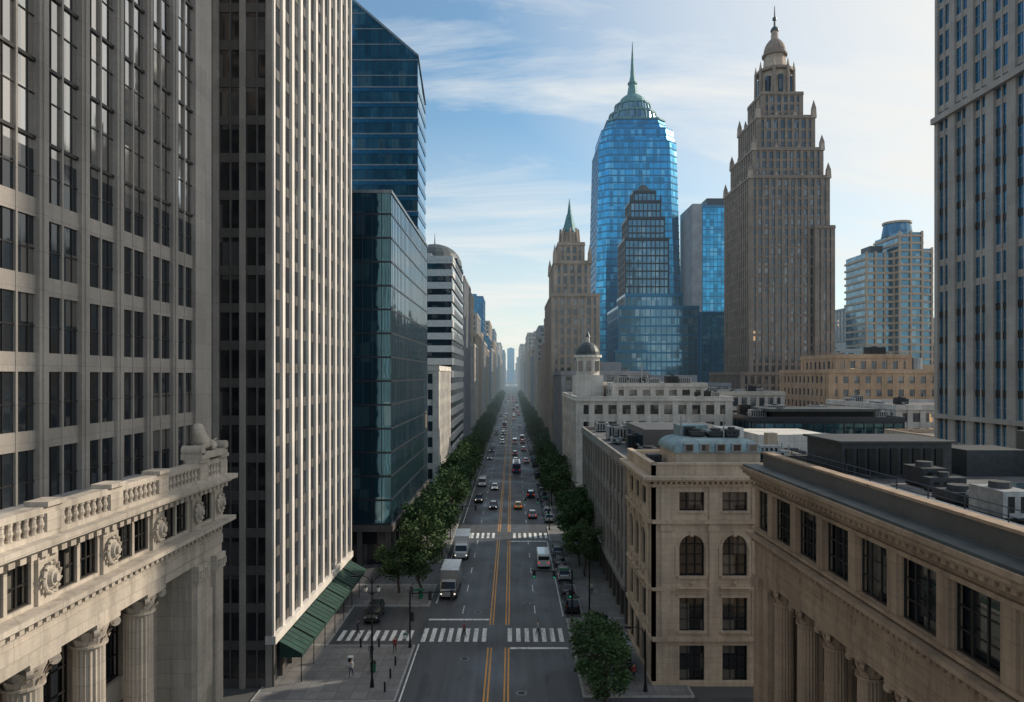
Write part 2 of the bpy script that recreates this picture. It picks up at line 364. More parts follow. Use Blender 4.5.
# ------------------------------------------------------------------ near classical buildings
def column(f,u,v,z0,z1,r,mat,cap=1.):
    cx,cy,_=f.P(u,v,0); b=f.b
    b.box('column_bases',mat,cx-r*1.35,cx+r*1.35,cy-r*1.35,cy+r*1.35,z0,z0+.3)
    b.frus('column_bases',mat,cx,cy,z0+.3,z0+.55,r*1.25,r*1.1,20)
    zc=z1-cap
    b.frus('column_shafts',mat,cx,cy,z0+.55,zc,r,r*.87,40,0,.09)
    b.frus('capitals',mat,cx,cy,zc,zc+.1,r*1.02,r*1.02,20)
    b.frus('capitals',mat,cx,cy,zc+.1,z1-.18,r*.88,r*1.12,16)
    for t in (0,1):
        for i in range(8):
            a=2*math.pi*(i+.5*t)/8; rr=r*(.95+.08*t); za=zc+.1+t*cap*.28; zb=za+cap*.34
            ca,sa=math.cos(a),math.sin(a); w=r*.27
            P=lambda rad,s,z:(cx+ca*rad-sa*s,cy+sa*rad+ca*s,z)
            vs=[P(rr-.04,-w,za),P(rr-.04,w,za),P(rr+.06,w*.9,zb-.1),P(rr+.06,-w*.9,zb-.1),P(rr+.2*cap,w*.5,zb),P(rr+.2*cap,-w*.5,zb),P(rr+.17*cap,0,zb-.14)]
            b.poly('acanthus_leaves',mat,vs,[(0,1,2,3),(3,2,4,5),(5,4,6)])
    for sx in (-1,1):
        for sy in (-1,1):
            q=Vector((cx+sx*r*1.0,cy+sy*r*1.0,z1-.32)); d=Vector((sx,-sy,0)).normalized()*.1
            b.bar('volutes',mat,q-d,q+d,.19*cap,10)
    b.box('abacus',mat,cx-r*1.22,cx+r*1.22,cy-r*1.22,cy+r*1.22,z1-.16,z1)
def dentils(f,mat,L,v,z,sp=.42,w=.22,h=.22,d=.2):
    n=int(L/sp)
    for i in range(n): f.box('dentils',mat,i*sp+.1,i*sp+.1+w,v-.05,v+d,z-h,z)
def medallion(f,mat,u,v,z,s):
    b=f.b
    def ov(rx,rz,vo,vi,part):
        K=16; vs=[f.P(u+rx*math.cos(2*math.pi*k/K),v+vi,z+rz*math.sin(2*math.pi*k/K)) for k in range(K)]+[f.P(u+rx*.78*math.cos(2*math.pi*k/K),v+vo,z+rz*.78*math.sin(2*math.pi*k/K)) for k in range(K)]
        b.poly(part,mat,vs,[(k,(k+1)%K,K+(k+1)%K,K+k) for k in range(K)]+[tuple(range(K,2*K))])
    ov(s*.62,s*.8,.12,0,'medallions'); ov(s*.42,s*.56,.24,.1,'medallions'); ov(s*.2,s*.3,.34,.2,'medallions')
    for k in range(12):
        a=2*math.pi*k/12; p=f.P(u+s*.6*math.cos(a),v+.1,z+s*.76*math.sin(a)); q=f.P(u+s*.7*math.cos(a+.4),v+.14,z+s*.86*math.sin(a+.4)); b.bar('medallions',mat,p,q,s*.1,6)

# LEFT classical building
b=B('columned_stone_building'); f=F(b,(-15.6,10),(0,1),(1,0)); L=27.6; m='limeL'
b.box('windows','gOld',-21,-17.8,10,37.,0,21); b.box('windows','gOld',-21,-16.1,10,36.9,22,24.2)
b.box('roof','roofL',-21,-15.8,10.1,37.4,24.5,24.7)
b.box('end_wall','limeL',-21,-15.65,37.1,37.55,0,24.5)
f.wall('back_wall',m,L-3.4,0,20.5,[(i*3.6+1.15,i*3.6+3.2) for i in range(6)],[(1.,5.5),(7,11.5),(12.6,15.6),(16.6,19.6)],.4,-1.75)
f.box('end_pier',m,L-3.4,L-.05,-2.1,-.05,0,20.6)
for uu in (L-3.2,L-1.1): 
    f.box('pilasters',m,uu,uu+.95,-.05,.14,1,19.8); f.box('pilasters',m,uu-.08,uu+1.03,-.05,.24,19.8,20.58); f.box('pilasters',m,uu-.1,uu+1.05,-.05,.26,0,1)
    for k in range(4): f.box('capital_leaves',m,uu+.05+k*.24,uu+.18+k*.24,.24,.34,20.0,20.35)
f.box('pier_panel',m,L-2.1,L-1.25,-.05,.05,14,19)
cols=[31.4-3.65*i-10.7 for i in range(6)]
for u in cols: column(f,u,-.75,1,20.6,.64,m)
f.box('architrave',m,0,L,-1.2,.0,20.6,21.05); f.box('architrave',m,0,L,-1.2,.07,21.05,21.5); f.box('frieze',m,0,L,-1.2,.02,21.5,21.85)
dentils(f,m,L,.02,22.05); f.box('cornice',m,0,L+.25,-1.2,.32,22.05,22.2); f.box('cornice',m,0,L+.45,-1.2,.6,22.2,22.42)
wc=[]
us=sorted(cols)
for u in [us[0]-3.65]+us:
    for k in (0,1):
        a=u+.66+k*1.24; 
        if a+1.02<L-3.3 and a>0: wc.append((a,a+1.08))
wc.append((L-2.4,L-1.2))
f.wall('attic_wall',m,L,22.42,24.1,wc,[(22.55,23.95)],.3,-.02)
for u in us+[L-3.15,L-.6]: 
    f.box('attic_piers',m,u-.5,u+.5,-.02,.1,22.42,24.1)
    medallion(f,m,u,.1,23.25,.62)
dentils(f,m,L,.12,24.3,.5,.28,.2,.3)
f.box('cornice',m,0,L+.3,-.5,.42,24.3,24.45); f.box('cornice',m,0,L+.45,-.5,.7,24.45,24.68); f.box('attic_top',m,0,L,-.42,.12,24.1,24.3)
f.box('parapet_base',m,0,L,-.3,.3,24.68,24.85)
f.box('parapet_rail',m,0,L,-.28,.28,25.45,25.68)
f.box('parapet_panel',m,0,L,-.1,.1,24.85,25.45)
for u in us+[L-2.9,L-.5,us[0]-3.65]:
    f.box('parapet_posts',m,u-.42,u+.42,-.34,.34,24.85,25.46); f.box('parapet_posts',m,u-.48,u+.48,-.4,.4,25.68,25.84)
u=0.3
while u<L-.2:
    cx,cy,_=f.P(u,.17,0)
    for (za,zb,ra,rb) in ((24.85,24.93,.1,.1),(24.93,25.1,.06,.12),(25.1,25.36,.12,.05),(25.36,25.45,.1,.1)): b.frus('balusters',m,cx,cy,za,zb,ra,rb,8)
    u+=.36
cx,cy,_=f.P(L-1.9,-.05,0)
b.box('statue_pedestal',m,cx-.55,cx+.5,cy-1.5,cy+1.6,25.84,26.15)
for s in (-1.35,1.45): b.bar('scrolls',m,(cx-.5,cy+s,26.3),(cx+.5,cy+s,26.3),.24,12)
e=b.done()
def skinfig(name,pts,edges,mat,sub=2,parent=None,loc=(0,0,0)):
    me=bpy.data.meshes.new(name); me.from_pydata([p[0] for p in pts],edges,[]); me.materials.append(mat)
    o=bpy.data.objects.new(name,me); COL.objects.link(o); o.location=loc
    sk=o.modifiers.new('skin','SKIN'); sk.use_smooth_shade=True
    sv=me.skin_vertices[0].data
    for i,p in enumerate(pts): sv[i].radius=(p[1],p[1]) if not isinstance(p[1],tuple) else p[1]
    sv[0].use_root=True
    if sub: s=o.modifiers.new('sub','SUBSURF'); s.levels=s.render_levels=sub
    if parent: o.parent=parent; o.location=Vector(loc)-parent.location
    return o
lp=[((0,0,.4),.28),((0,.5,.38),.3),((0,-.5,.55),.3),((0,-.7,.85),.3),((0,-.85,1.15),.3),((0,-1.15,1.08),.16),
    ((.2,-.65,.3),.13),((.22,-1.15,.12),.09),((-.2,-.65,.3),.13),((-.22,-1.15,.12),.09),
    ((.26,.5,.22),.17),((.32,.1,.11),.1),((-.26,.5,.22),.17),((-.32,.1,.11),.1),((0,.85,.35),.07),((.16,1.,.6),.05),((.17,-.8,1.45),.07),((-.17,-.8,1.45),.07)]
skinfig('corner_lion_sculpture',lp,[(0,1),(0,2),(2,3),(3,4),(4,5),(2,6),(6,7),(2,8),(8,9),(1,10),(10,11),(1,12),(12,13),(1,14),(14,15),(4,16),(4,17)],MT['limeL'],2,e,(cx,cy,26.12))

# RIGHT classical building
b=B('colonnade_bank_building'); f=F(b,(15.6,45),(0,-1),(-1,0)); L=35; m='tan'
b.box('windows','gOld',17.75,42,10,44.4,0,20); b.box('windows','gOld',16.05,42,10,44.4,20.,23.4)
b.box('roof','roof',15.8,44,10,44.7,23.9,24.2)
b.box('rear_wall',m,15.7,44,44.5,45,0,24.0)
f.wall('back_wall',m,L,0,17.2,[(2.7+i*3.35,4.75+i*3.35) for i in range(9)],[(1,5.5),(7.,11.5),(13,16.2)],.4,-1.7)
f.box('end_pier',m,0,2.2,-2.1,-.05,0,17.3)
f.box('pilasters',m,.2,1.2,-.05,.14,1,16.5); f.box('pilasters',m,.12,1.28,-.05,.24,16.5,17.28)
cu=[3.05+i*3.35 for i in range(9)]
for u in cu: column(f,u,-.72,1,17.3,.62,m,1.05)
f.box('architrave',m,0,L,-1.2,.0,17.3,17.8); f.box('architrave',m,0,L,-1.2,.07,17.8,18.3); f.box('frieze',m,0,L,-1.2,.02,18.3,19.35)
dentils(f,m,L,.02,19.6); f.box('cornice',m,-.2,L,-1.2,.3,19.6,19.75); f.box('cornice',m,-.35,L,-1.2,.5,19.75,19.95)
wc=[(.7,2.2)]+[(u+.48,u+2.87) for u in cu]
f.wall('attic_wall',m,L,19.95,23.3,wc,[(20.3,22.75)],.3,-.02)
for u in cu: f.box('attic_pilasters',m,u-.34,u+.34,-.02,.12,20.05,22.8)
f.box('attic_sill',m,0,L,-.02,.18,20.08,20.25); f.box('attic_band',m,0,L,-.02,.16,22.82,23.0)
dentils(f,m,L,.0,23.5,.5,.26,.2,.35)
f.box('cornice',m,-.4,L,-.5,.4,23.5,23.66); f.box('cornice',m,-.55,L,-.5,.6,23.66,23.9); f.box('cornice',m,-.6,L,-.5,.72,23.9,24.1)
f.box('attic_top',m,0,L,-.45,.05,23.3,23.5)
f.box('gutter','copD',-.5,L,-.4,.6,24.1,24.22)
f.box('parapet','concD',0,L,-.9,-.55,24.2,24.95); f.box('parapet',m,-.02,L,-1.0,-.45,24.95,25.07)
b.box('parapet','concD',16.5,44,44.3,44.6,24.2,24.9)
b.box('plant_room','mech',18.4,24.5,39,43.6,24.2,26.2); b.box('plant_room_cap','mech',18.2,24.7,38.8,43.8,26.2,26.32)
for k in range(9): b.box('louvres','iron',18.6+k*.62,19.+k*.62,38.9,39.0,24.5,25.9)
b.box('plant_room','mech',26,29.5,40,43,24.2,25.7); b.box('plant_room','concD',31,37,38,43,24.2,26.6)
b.box('roof_pad','roofL',20,36,24,37,24.21,24.27)
b.box('skylight','mechL',22,25,31,34,24.27,24.7); b.box('skylight_glass','gTeal',22.15,24.85,31.15,33.85,24.7,24.78)
clutter(b,19,36,25,37,24.28,14,.7,.6)
for k in range(12):
    y=44-k*2.4; b.bar('roof_railing','mullD',(17.6,y,24.2),(17.6,y,25.3),.03,6)
for zz in (24.7,25.0,25.3): b.bar('roof_railing','mullD',(17.6,44,zz),(17.6,16,zz),.022,6)
b.bar('roof_pipe','mechL',(18.3,38,24.5),(18.3,20,24.5),.12,8); b.bar('roof_pipe','mech',(18.8,38,24.4),(18.8,18,24.4),.08,8)
e=b.done()
tcv=bpy.data.curves.new('frieze_lettering','FONT'); tcv.body='MERCHANTS  TRUST  AND  SAVINGS'; tcv.size=.55; tcv.extrude=.015; tcv.space_character=1.3
tcv.materials.append(MT['tan']); to=bpy.data.objects.new('frieze_lettering',tcv); COL.objects.link(to); to.parent=e
to.location=Vector((15.57,38,18.6))-e.location; to.rotation_euler=(math.pi/2,0,-math.pi/2)

# BANK (arched windows)
b=B('arched_window_bank_building'); m='bank'
b.box('windows','gOld',13.95,31.5,67.95,81.0,0,20); b.box('roof','roofL',13.8,31.8,67.8,81.4,20.55,20.7)
fr=F(b,(13.5,67.5),(1,0),(0,-1)); fs=F(b,(13.5,81.5),(0,-1),(-1,0)); fb=F(b,(13.5,81.5),(1,0),(0,1))
rows=[(.5,3.9),(5.3,8.5),(10.6,14.6),(16.9,18.7)]
c1=[(3.85-1.2+i*4.15,3.85+1.2+i*4.15) for i in range(4)]; c2=[(1.6+i*3.55,3.8+i*3.55) for i in range(3)]
for f,L,cc in ((fr,18.5,c1),(fs,14,c2)):
    f.wall('walls',m,L,0,20,cc,rows,.4,0,'frame',True,(2,))
    f.box('belt_course',m,0,L,0,.25,4.35,4.75); f.box('belt_course',m,0,L,0,.16,9.2,9.5); f.box('belt_course',m,0,L,0,.3,15.7,16.05)
    f.box('plinth',m,0,L,0,.12,0,.45)
    for (p,q) in cc:
        f.box('sills',m,p-.2,q+.2,0,.2,5.1,5.28); f.box('sills',m,p-.2,q+.2,0,.22,10.4,10.58); f.box('sills',m,p-.15,q+.15,0,.15,16.72,16.88)
        f.box('lintels',m,p-.2,q+.2,0,.14,8.55,8.85)
        f.box('balcony',m,p-.25,q+.25,0,.45,9.5,9.62)
        medallion(f,m,(p+q)/2,0,9.95,.35)
        for s in (p-.38,q+.12): f.box('jamb_trim',m,s,s+.26,0,.1,10.6,13.5)
    for k in range(len(cc)+1):
        a=0 if k==0 else cc[k-1][1]; c=cc[k][0] if k<len(cc) else L
        w=min(.9,(c-a)*.5); u=(a+c)/2
        f.box('pilasters',m,u-w/2,u+w/2,0,.14,4.76,15.69); f.box('pilasters',m,u-w/2-.1,u+w/2+.1,0,.22,15.0,15.5); f.box('attic_pilaster',m,u-w/2,u+w/2,0,.1,16.06,19.2)
    f.box('cornice',m,0,L,0,.2,19.2,19.5); 
    dentils(f,m,L,.15,19.8,.5,.28,.25,.35)
    f.box('cornice',m,-.0,L,0,.75,19.8,20.0); f.box('cornice',m,0,L,0,1.0,20.0,20.3)
    f.box('parapet',m,0,L,-.4,.0,20,21.3); f.box('parapet_cap',m,0,L,-.5,.1,21.3,21.5)
b.box('cornice',m,12.52,13.5,66.52,67.5,20.0,20.3); b.box('cornice',m,12.77,13.5,66.77,67.5,19.8,19.99)
fb.box('rear_wall',m,.5,18.5,-.4,0,0,21.3); b.box('side_wall',m,31.55,32,67.96,81.05,0,21.3)
b.box('penthouse',m,16.5,25,70.5,78,20.7,22.2)
K=6
for k in range(K):
    a0=math.pi/2*k/K; a1=math.pi/2*(k+1)/K
    def ring(s,c): 
        i=(1-c)*1.5; return [(16.3+i,70.3+i,22.2+1.3*s),(25.2-i,70.3+i,22.2+1.3*s),(25.2-i,78.2-i,22.2+1.3*s),(16.3+i,78.2-i,22.2+1.3*s)]
    r0=ring(math.sin(a0),math.cos(a0)); r1=ring(math.sin(a1),math.cos(a1))
    b.poly('zinc_mansard','copL' ,r0+r1,[(0,1,5,4),(1,2,6,5),(2,3,7,6),(3,0,4,7)]+([(4,5,6,7)] if k==K-1 else []))
for k in range(5): b.box('dormers','mechL',17.3+k*1.6,18.3+k*1.6,70.2,71.4,22.3,23.1); b.box('dormer_glass','gOld',17.45+k*1.6,18.15+k*1.6,70.16,70.2,22.4,23.0)
b.box('roof_shed','copL',18,21,75,78,23.3,24.6); b.box('roof_shed','white',22,24.5,74,77,23.4,24.4)
b.box('chimney',m,28.5,29.6,78,79.2,20.7,23.5)
clutter(b,26,31,69,80,20.7,5,.5,.8); clutter(b,14.2,16.3,69,80,20.7,2,.5,.6); clutter(b,18,24,71.5,77,23.5,5,.3,.5)
b.done()

# grey mid block
b=B('grey_stone_office_building')
tower(b,13.8,42,84,134,4.6,19,4.6,3.4,1.0,.3,1.3,.15,'grey','gOld',cap=1.1,mull=1,roof='roof')
b.box('shopfront_glass','gB',14.2,41.8,84.2,133.8,0,4.4); b.box('shopfront_band','grey',13.3,42.4,83.5,134.5,4.2,4.75)
for k in range(15): b.box('shopfront_piers','concD',13.6,14.3,84+k*3.5,84.7+k*3.5,0,4.2)
for k in range(8): b.box('shopfront_piers','concD',14+k*3.9,14.8+k*3.9,83.7,84.3,0,4.2)
b.box('penthouse','concD',18,30,95,110,19.4,22.6); b.box('penthouse_glass','gTeal',17.95,30.05,96,109,20.2,21.8)
clutter(b,15,41,85,133,19.45,34,.5,1)
b.box('roof_shed','white',31,40,88,98,19.4,22.5)
b.done()

# white building with domed corner tower
b=B('white_department_store_building')
tower(b,15,50,160,203,5,24,3.8,3.2,1.3,.35,1.7,.15,'white','gOld',cap=1.1,mull=0,roof='roofL')
b.box('ground_floor','white',15.2,49.8,160.2,202.8,0,4.6); b.box('ground_band','white',14.5,50.5,159.5,203.5,4.5,5.2)
for k in range(10): b.box('shop_windows','gB',16+k*3.4,18.4+k*3.4,160.1,160.3,.5,3.9); b.box('shop_windows','gB',15.1,15.3,161+k*4,164+k*4,.5,3.9)
tower(b,24,46,166,196,24.4,27.2,2.9,3.2,1.3,.2,1.4,.1,'white','gOld',cap=.9,roof='roofL')
cx,cy=19.5,180
b.box('tower_base','white',16,23,176,184,24.4,30)
b.frus('tower_drum','white',cx,cy,30,34.5,3.1,3.1,8)
for i in range(8):
    a=math.pi/4*i; b.box('drum_windows','gB',cx+3*math.cos(a)-.5,cx+3*math.cos(a)+.5,cy+3*math.sin(a)-.5,cy+3*math.sin(a)+.5,31,33.6)
b.frus('drum_cornice','white',cx,cy,34.5,35.1,3.6,3.6,16); b.dome('dome','copD',cx,cy,35.1,3.1,3.4); b.frus('lantern','white',cx,cy,38.4,39.8,.6,.5,8); b.frus('lantern_cap','copD',cx,cy,39.8,41.3,.7,.03,8)
clutter(b,26,45,168,194,27.7,10,.3,1.2); clutter(b,38,49,161,165,24.5,3,.3,1)
b.bar('flagpole','mechL',(30,162,24.5),(30,162,33),.08)
b.done()

# ------------------------------------------------------------------ skyscrapers left
b=B('glass_grid_skyscraper'); 
X=-20; y0,y1=15.2,45.9
b.box('lower_windows','gLow',-60,X-.14,y0,y1-.3,0,39.5); b.box('upper_windows','gA',-60,X-.14,y0,y1-.3,39.5,122)
f=F(b,(X,y0),(0,1),(1,0)); L=y1-y0; n=10; w=(L-1.6)/n
for i in range(n+1):
    u=i*w
    if i<n: f.box('piers','conc',u-.3,u+.3,-.16,.12,0,121)
    else: f.box('corner_pier','conc',u-.36,L,-.3,.14,0,121)
    if i<n:
        f.box('pier_ribs','conc',u-.1,u+.1,.12,.18,0,121)
        f.box('mullions','conc',u+w/2-.06,u+w/2+.06,-.16,-.02,0,121)
        for q in (.26,.76): f.box('thin_mullions','frame',u+w*q-.02,u+w*q+.02,-.16,-.09,0,121)
z=1.2
while z<120:
    m_='conc' if z<39 else 'frame'
    f.box('spandrels',m_,0,L-1.2,-.16,-.04,z-.4,z+.4 if z<39 else z-.25)
    f.box('transoms','frame',0,L-1.2,-.16,-.1,z+1.5,z+1.56)
    z+=3.26
f.box('top','conc',0,L,-3,.5,121,124)
for i in range(12): b.box('rear_piers','conc',-60+i*3.3,-59.2+i*3.3,y1-.3,y1+.4,0,121)
for k in range(36): b.box('rear_spandrels','conc',-60,-20.4,y1-.3,y1+.15,k*3.26,k*3.26+1)
b.box('corner_return','conc',-23.5,-19.9,y1-.3,y1+.45,0,121)
b.done()

b=B('white_striped_skyscraper'); X=-23; H=150
b.box('windows','gB',-52,X-.1,67.2,99.4,0,H)
f=F(b,(X,67),(0,1),(1,0)); L=32.5; n=11; w=L/n
for i in range(n+1):
    u=i*w; ww=.38
    f.box('white_piers','concL',max(0,u-ww),min(L,u+ww),-.2,.22,5.,H)
    if i<n: f.box('mullions','mullD',u+w/2-.05,u+w/2+.05,-.2,-.02,5,H)
for k in range(41): f.box('spandrels','concD',0,L,-.2,-.05,5+k*3.6,5+k*3.6+1.0)
f.box('base_beam','concL',-.1,L+.1,-.6,.4,4.2,5.0)
for i in range(n+1): f.box('base_piers','concD',max(0,i*w-.4),min(L,i*w+.4),-.6,.2,0,4.2)
g=F(b,(-52,67),(1,0),(0,-1))
for i in range(12):
    u=29-i*2.55
    g.box('front_piers','conc',u-.5 if i else 28.4,u+.0 if i else 29.02,-.3,.2 if i else .02,0,H)
    g.box('front_fins','concD',u-1.5,u-1.38,-.25,.0,0,H)
for k in range(42): g.box('front_spandrels','concD',0,28.3,-.25,-.12,k*3.6,k*3.6+.9)
b.done()
b=B('shop_awning')
for k in range(7):
    ya=68+k*4.3; yb=ya+4.0
    vs=[(-22.6,ya,4.1),(-22.6,yb,4.1),(-20.4,yb,2.9),(-20.4,ya,2.9),(-20.4,yb,2.55),(-20.4,ya,2.55)]
    b.poly('canvas','awn',vs,[(0,3,2,1),(3,5,4,2)]); b.poly('canvas_sides','awn',[(-22.6,ya,4.1),(-20.4,ya,2.9),(-20.4,ya,2.55),(-22.6,ya,2.55)],[(0,1,2,3)]); b.poly('canvas_sides','awn',[(-22.6,yb,4.1),(-20.4,yb,2.9),(-20.4,yb,2.55),(-22.6,yb,2.55)],[(0,1,2,3)])
    for j in range(5): b.bar('ribs','iron',(-22.6,ya+j,4.12),(-20.4,ya+j,2.92),.02)
    b.bar('posts','iron',(-20.5,ya+.1,.13),(-20.5,ya+.1,2.6),.05)
b.done()

b=B('dark_glass_office_block')
x0,x1,y0,y1=-46,-19,110,157
b.box('glass','gTeal',x0,x1,y0,y1,6,58.6); b.box('lobby_glass','gB',x0+1,x1-1,y0+1,y1-1,0,6)
b.box('lobby_beam','concD',x0-.3,x1+.3,y0-.3,y1+.3,5.4,6.4)
for i in range(12): b.box('lobby_columns','concD',x1-.9,x1-.1,y0+i*4.2,y0+.8+i*4.2,0,5.4); 
for i in range(6): b.box('lobby_columns','concD',x1-.9-i*4.5,x1-.1-i*4.5,y0+.1,y0+.8,0,5.39)
for k in range(14): b.box('floor_lines','mullD',x0-.06,x1+.06,y0-.06,y1+.06,6.4+k*3.75,6.4+k*3.75+.3)
for i in range(32): b.box('mullions','mullD',x1-.02,x1+.05,y0+i*1.5-.04,y0+i*1.5+.04,6.4,58.6)
for i in range(19): b.box('mullions','mullD',x0+i*1.5-.04,x0+i*1.5+.04,y0-.1,y0+.02,6.4,58.6)
b.box('roof_edge','mull',x0-.15,x1+.15,y0-.15,y1+.15,58.6,59.1); b.box('roof','roof',x0+1,x1-1,y0+1,y1-1,59.11,59.2)
clutter(b,x0+2,x1-2,y0+4,y1-2,59.2,8,.5,1.3)
b.done()

b=B('slanted_roof_glass_tower')
x0,x1,y0,y1=-56,-21.8,162,176
def hz(x): return 104+(x1-x)*.86
b.poly('glass','gTower',[(x0,y0,0),(x1,y0,0),(x1,y1,0),(x0,y1,0),(x0,y0,hz(x0)),(x1,y0,hz(x1)),(x1,y1,hz(x1)-6),(x0,y1,hz(x0)-6)],[(0,1,5,4),(1,2,6,5),(2,3,7,6),(3,0,4,7),(4,5,6,7)])
for k in range(38):
    z=k*3.6+2
    if z<hz(x1)-6.5: b.box('floor_bands','spB',x0-.1,x1+.12,y0-.12,y1+.12,z,z+.9); b.box('floor_edges','mull',x0-.12,x1+.14,y0-.16,y1+.14,z+.9,z+1.2)
    else:
        xe=x1-(z+.9-104)/.86 if z+.9>104 else x1
        if xe>x0+1: b.box('floor_bands','mull',x0,xe,y0-.1,y0+.02,z,z+.25)
for i in range(22):
    x=x0+i*1.6; b.box('mullions','mullD',x-.04,x+.04,y0-.08,y0+.02,0,hz(x)-.5)
b.bar('roof_edge','mull',(x0,y0,hz(x0)),(x1,y0,hz(x1)),.3,4); b.bar('roof_edge','mull',(x1,y0,hz(x1)),(x1,y1,hz(x1)-6),.3,4)
b.done()

ST={
 'cream':dict(fh=3.8,bw=3,pw=1.2,pd=.3,bh=1.4,bd=.12,wall='white',gl='gFar'),
 'stripe':dict(fh=3.6,bw=6,pw=.0,pd=.2,bh=1.9,bd=.3,wall='slabL',gl='gB'),
 'dark':dict(fh=3.8,bw=1.6,pw=.25,pd=.2,bh=.5,bd=.1,wall='mullD',gl='gTeal'),
 'beige':dict(fh=3.6,bw=2.6,pw=1.0,pd=.25,bh=1.2,bd=.12,wall='far2',gl='gFar'),
 'stone':dict(fh=3.6,bw=2.6,pw=1.0,pd=.25,bh=1.3,bd=.12,wall='far1',gl='gFar'),
 'grey':dict(fh=3.6,bw=3.,pw=1.0,pd=.25,bh=1.1,bd=.12,wall='far3',gl='gFar'),
 'blue':dict(fh=4.,bw=2,pw=.16,pd=.12,bh=.6,bd=.08,wall='spB',gl='gBlue2'),
 'steel':dict(fh=3.8,bw=2,pw=.2,pd=.15,bh=.8,bd=.1,wall='mull',gl='gSteel'),
 'brick':dict(fh=3.4,bw=2.6,pw=1.2,pd=.2,bh=1.5,bd=.1,wall='beige',gl='gFar'),
}
NAMES={'cream':'cream_office_building','stripe':'white_banded_office_tower','dark':'dark_glass_tower','beige':'beige_stone_tower','stone':'pale_stone_tower','grey':'grey_office_building','blue':'blue_glass_tower','steel':'steel_glass_tower','brick':'beige_brick_building'}
def gen(x0,x1,y0,y1,h,style,setb=True,name=None):
    b=B(name or NAMES[style]); k=dict(ST[style])
    d=y0
    if d>350: k['bw']*=1.5; 
    if d>700: k['fh']*=1.6; k['bw']*=1.5; k['pw']*=1.6; k['bh']*=1.6
    b.box('ground_floor','concD',x0+.2,x1-.2,y0+.2,y1-.2,0,4.8)
    if setb and h>45 and R.random()<.7:
        h1=h*R.uniform(.6,.85); tower(b,x0,x1,y0,y1,4.8,h1,**k); i=min(x1-x0,y1-y0)*.14
        tower(b,x0+i,x1-i,y0+i,y1-i,h1+.4,h,**k); X0,X1,Y0,Y1=x0+i,x1-i,y0+i,y1-i
    else: tower(b,x0,x1,y0,y1,4.8,h,**k); X0,X1,Y0,Y1=x0,x1,y0,y1
    if h>25:
        a=(X1-X0)*.25; c=(Y1-Y0)*.25; b.box('plant_room',k['wall'],X0+a,X1-a,Y0+c,Y1-c,h+.4,h+4)
    if d<500: clutter(b,X0+1,X1-1,Y0+1,Y1-1,h+.43,6,.5,1.)
    b.done()
gen(-44,-17.5,165,196,31,'cream',False)
gen(-46,-17.3,201,246,63,'stripe',False)
b=B('dark_domed_office_tower'); tower(b,-44,-18,262,300,0,66,**{**ST['grey'],'wall':'far3'}); tower(b,-42,-21,265,297,66.4,73,**ST['dark']); b.dome('curved_roof','copD',-31,281,73.4,11,9,20,6); b.frus('finial','mechL',-31,281,82,87,.4,.05,6); b.done()
for d0,d1,h,s,xr in ((306,345,58,'cream',-17),(350,396,72,'beige',-17.4),(415,470,66,'stone',-17),(475,515,58,'beige',-17),(520,570,88,'blue',-17.5),(575,650,64,'stone',-17),(655,740,80,'beige',-17),(745,840,62,'grey',-17),(845,960,85,'steel',-17),(965,1100,66,'beige',-17),(1110,1300,80,'stone',-17),(1310,1550,90,'grey',-17),(1560,1900,85,'steel',-17)):
    gen(xr-30,xr,d0,d1,h,s)
for x,d,h,s in ((-95,300,95,'steel'),(-70,420,100,'stone'),(-75,560,110,'blue')): gen(x-14,x+14,d,d+35,h,s)
gen(14.8,40,206,246,30,'grey',False)
for d0,d1,h,s in ((362,396,60,'beige'),(415,460,52,'stone'),(465,540,62,'grey'),(545,640,50,'beige'),(645,740,68,'stone'),(745,860,58,'steel'),(865,1000,72,'beige'),(1010,1250,66,'grey'),(1260,1550,85,'stone'),(1560,1900,80,'beige')):
    gen(14.6,40,d0,d1,h,s)
gen(-16,8,2350,2380,118,'blue',False); gen(-45,-20,2350,2380,85,'steel'); gen(12,40,2400,2440,90,'grey'); gen(-20,40,2500,2540,45,'stone')

# art deco tower right of avenue
b=B('art_deco_limestone_tower'); k=dict(fh=3.6,bw=2.4,pw=1.05,pd=.35,bh=1.1,bd=.12,wall='deco',gl='gFar')
b.box('ground_floor','concD',14.6,30,250.2,352,0,5)
tower(b,14.4,31,250,300,5,58,**k); tower(b,14.6,31,300.8,352,5,44,**k)
tower(b,15.4,28,252,285,58.4,70,**k); tower(b,17,26,254,275,70.4,77,**k)
for x,y in ((15.4,252),(28,252),(15.4,285),(28,285)):
    b.frus('corner_pinnacles','deco',x,y,70,74,1.1,.9,4); b.frus('corner_pinnacles','deco',x,y,74,77,.9,.05,4)
cx,cy=21.5,262
b.frus('lantern','deco',cx,cy,77.4,83,3.8,3.2,8); 
for i in range(8):
    a=math.pi/4*i; b.bar('lantern_buttress','deco',(cx+3.9*math.cos(a),cy+3.9*math.sin(a),77.4),(cx+3.3*math.cos(a),cy+3.3*math.sin(a),84.5),.4)
b.frus('spire','cop',cx,cy,83,90,3.0,1.1,8); b.frus('spire','cop',cx,cy,90,96,.9,.08,8)
b.done()

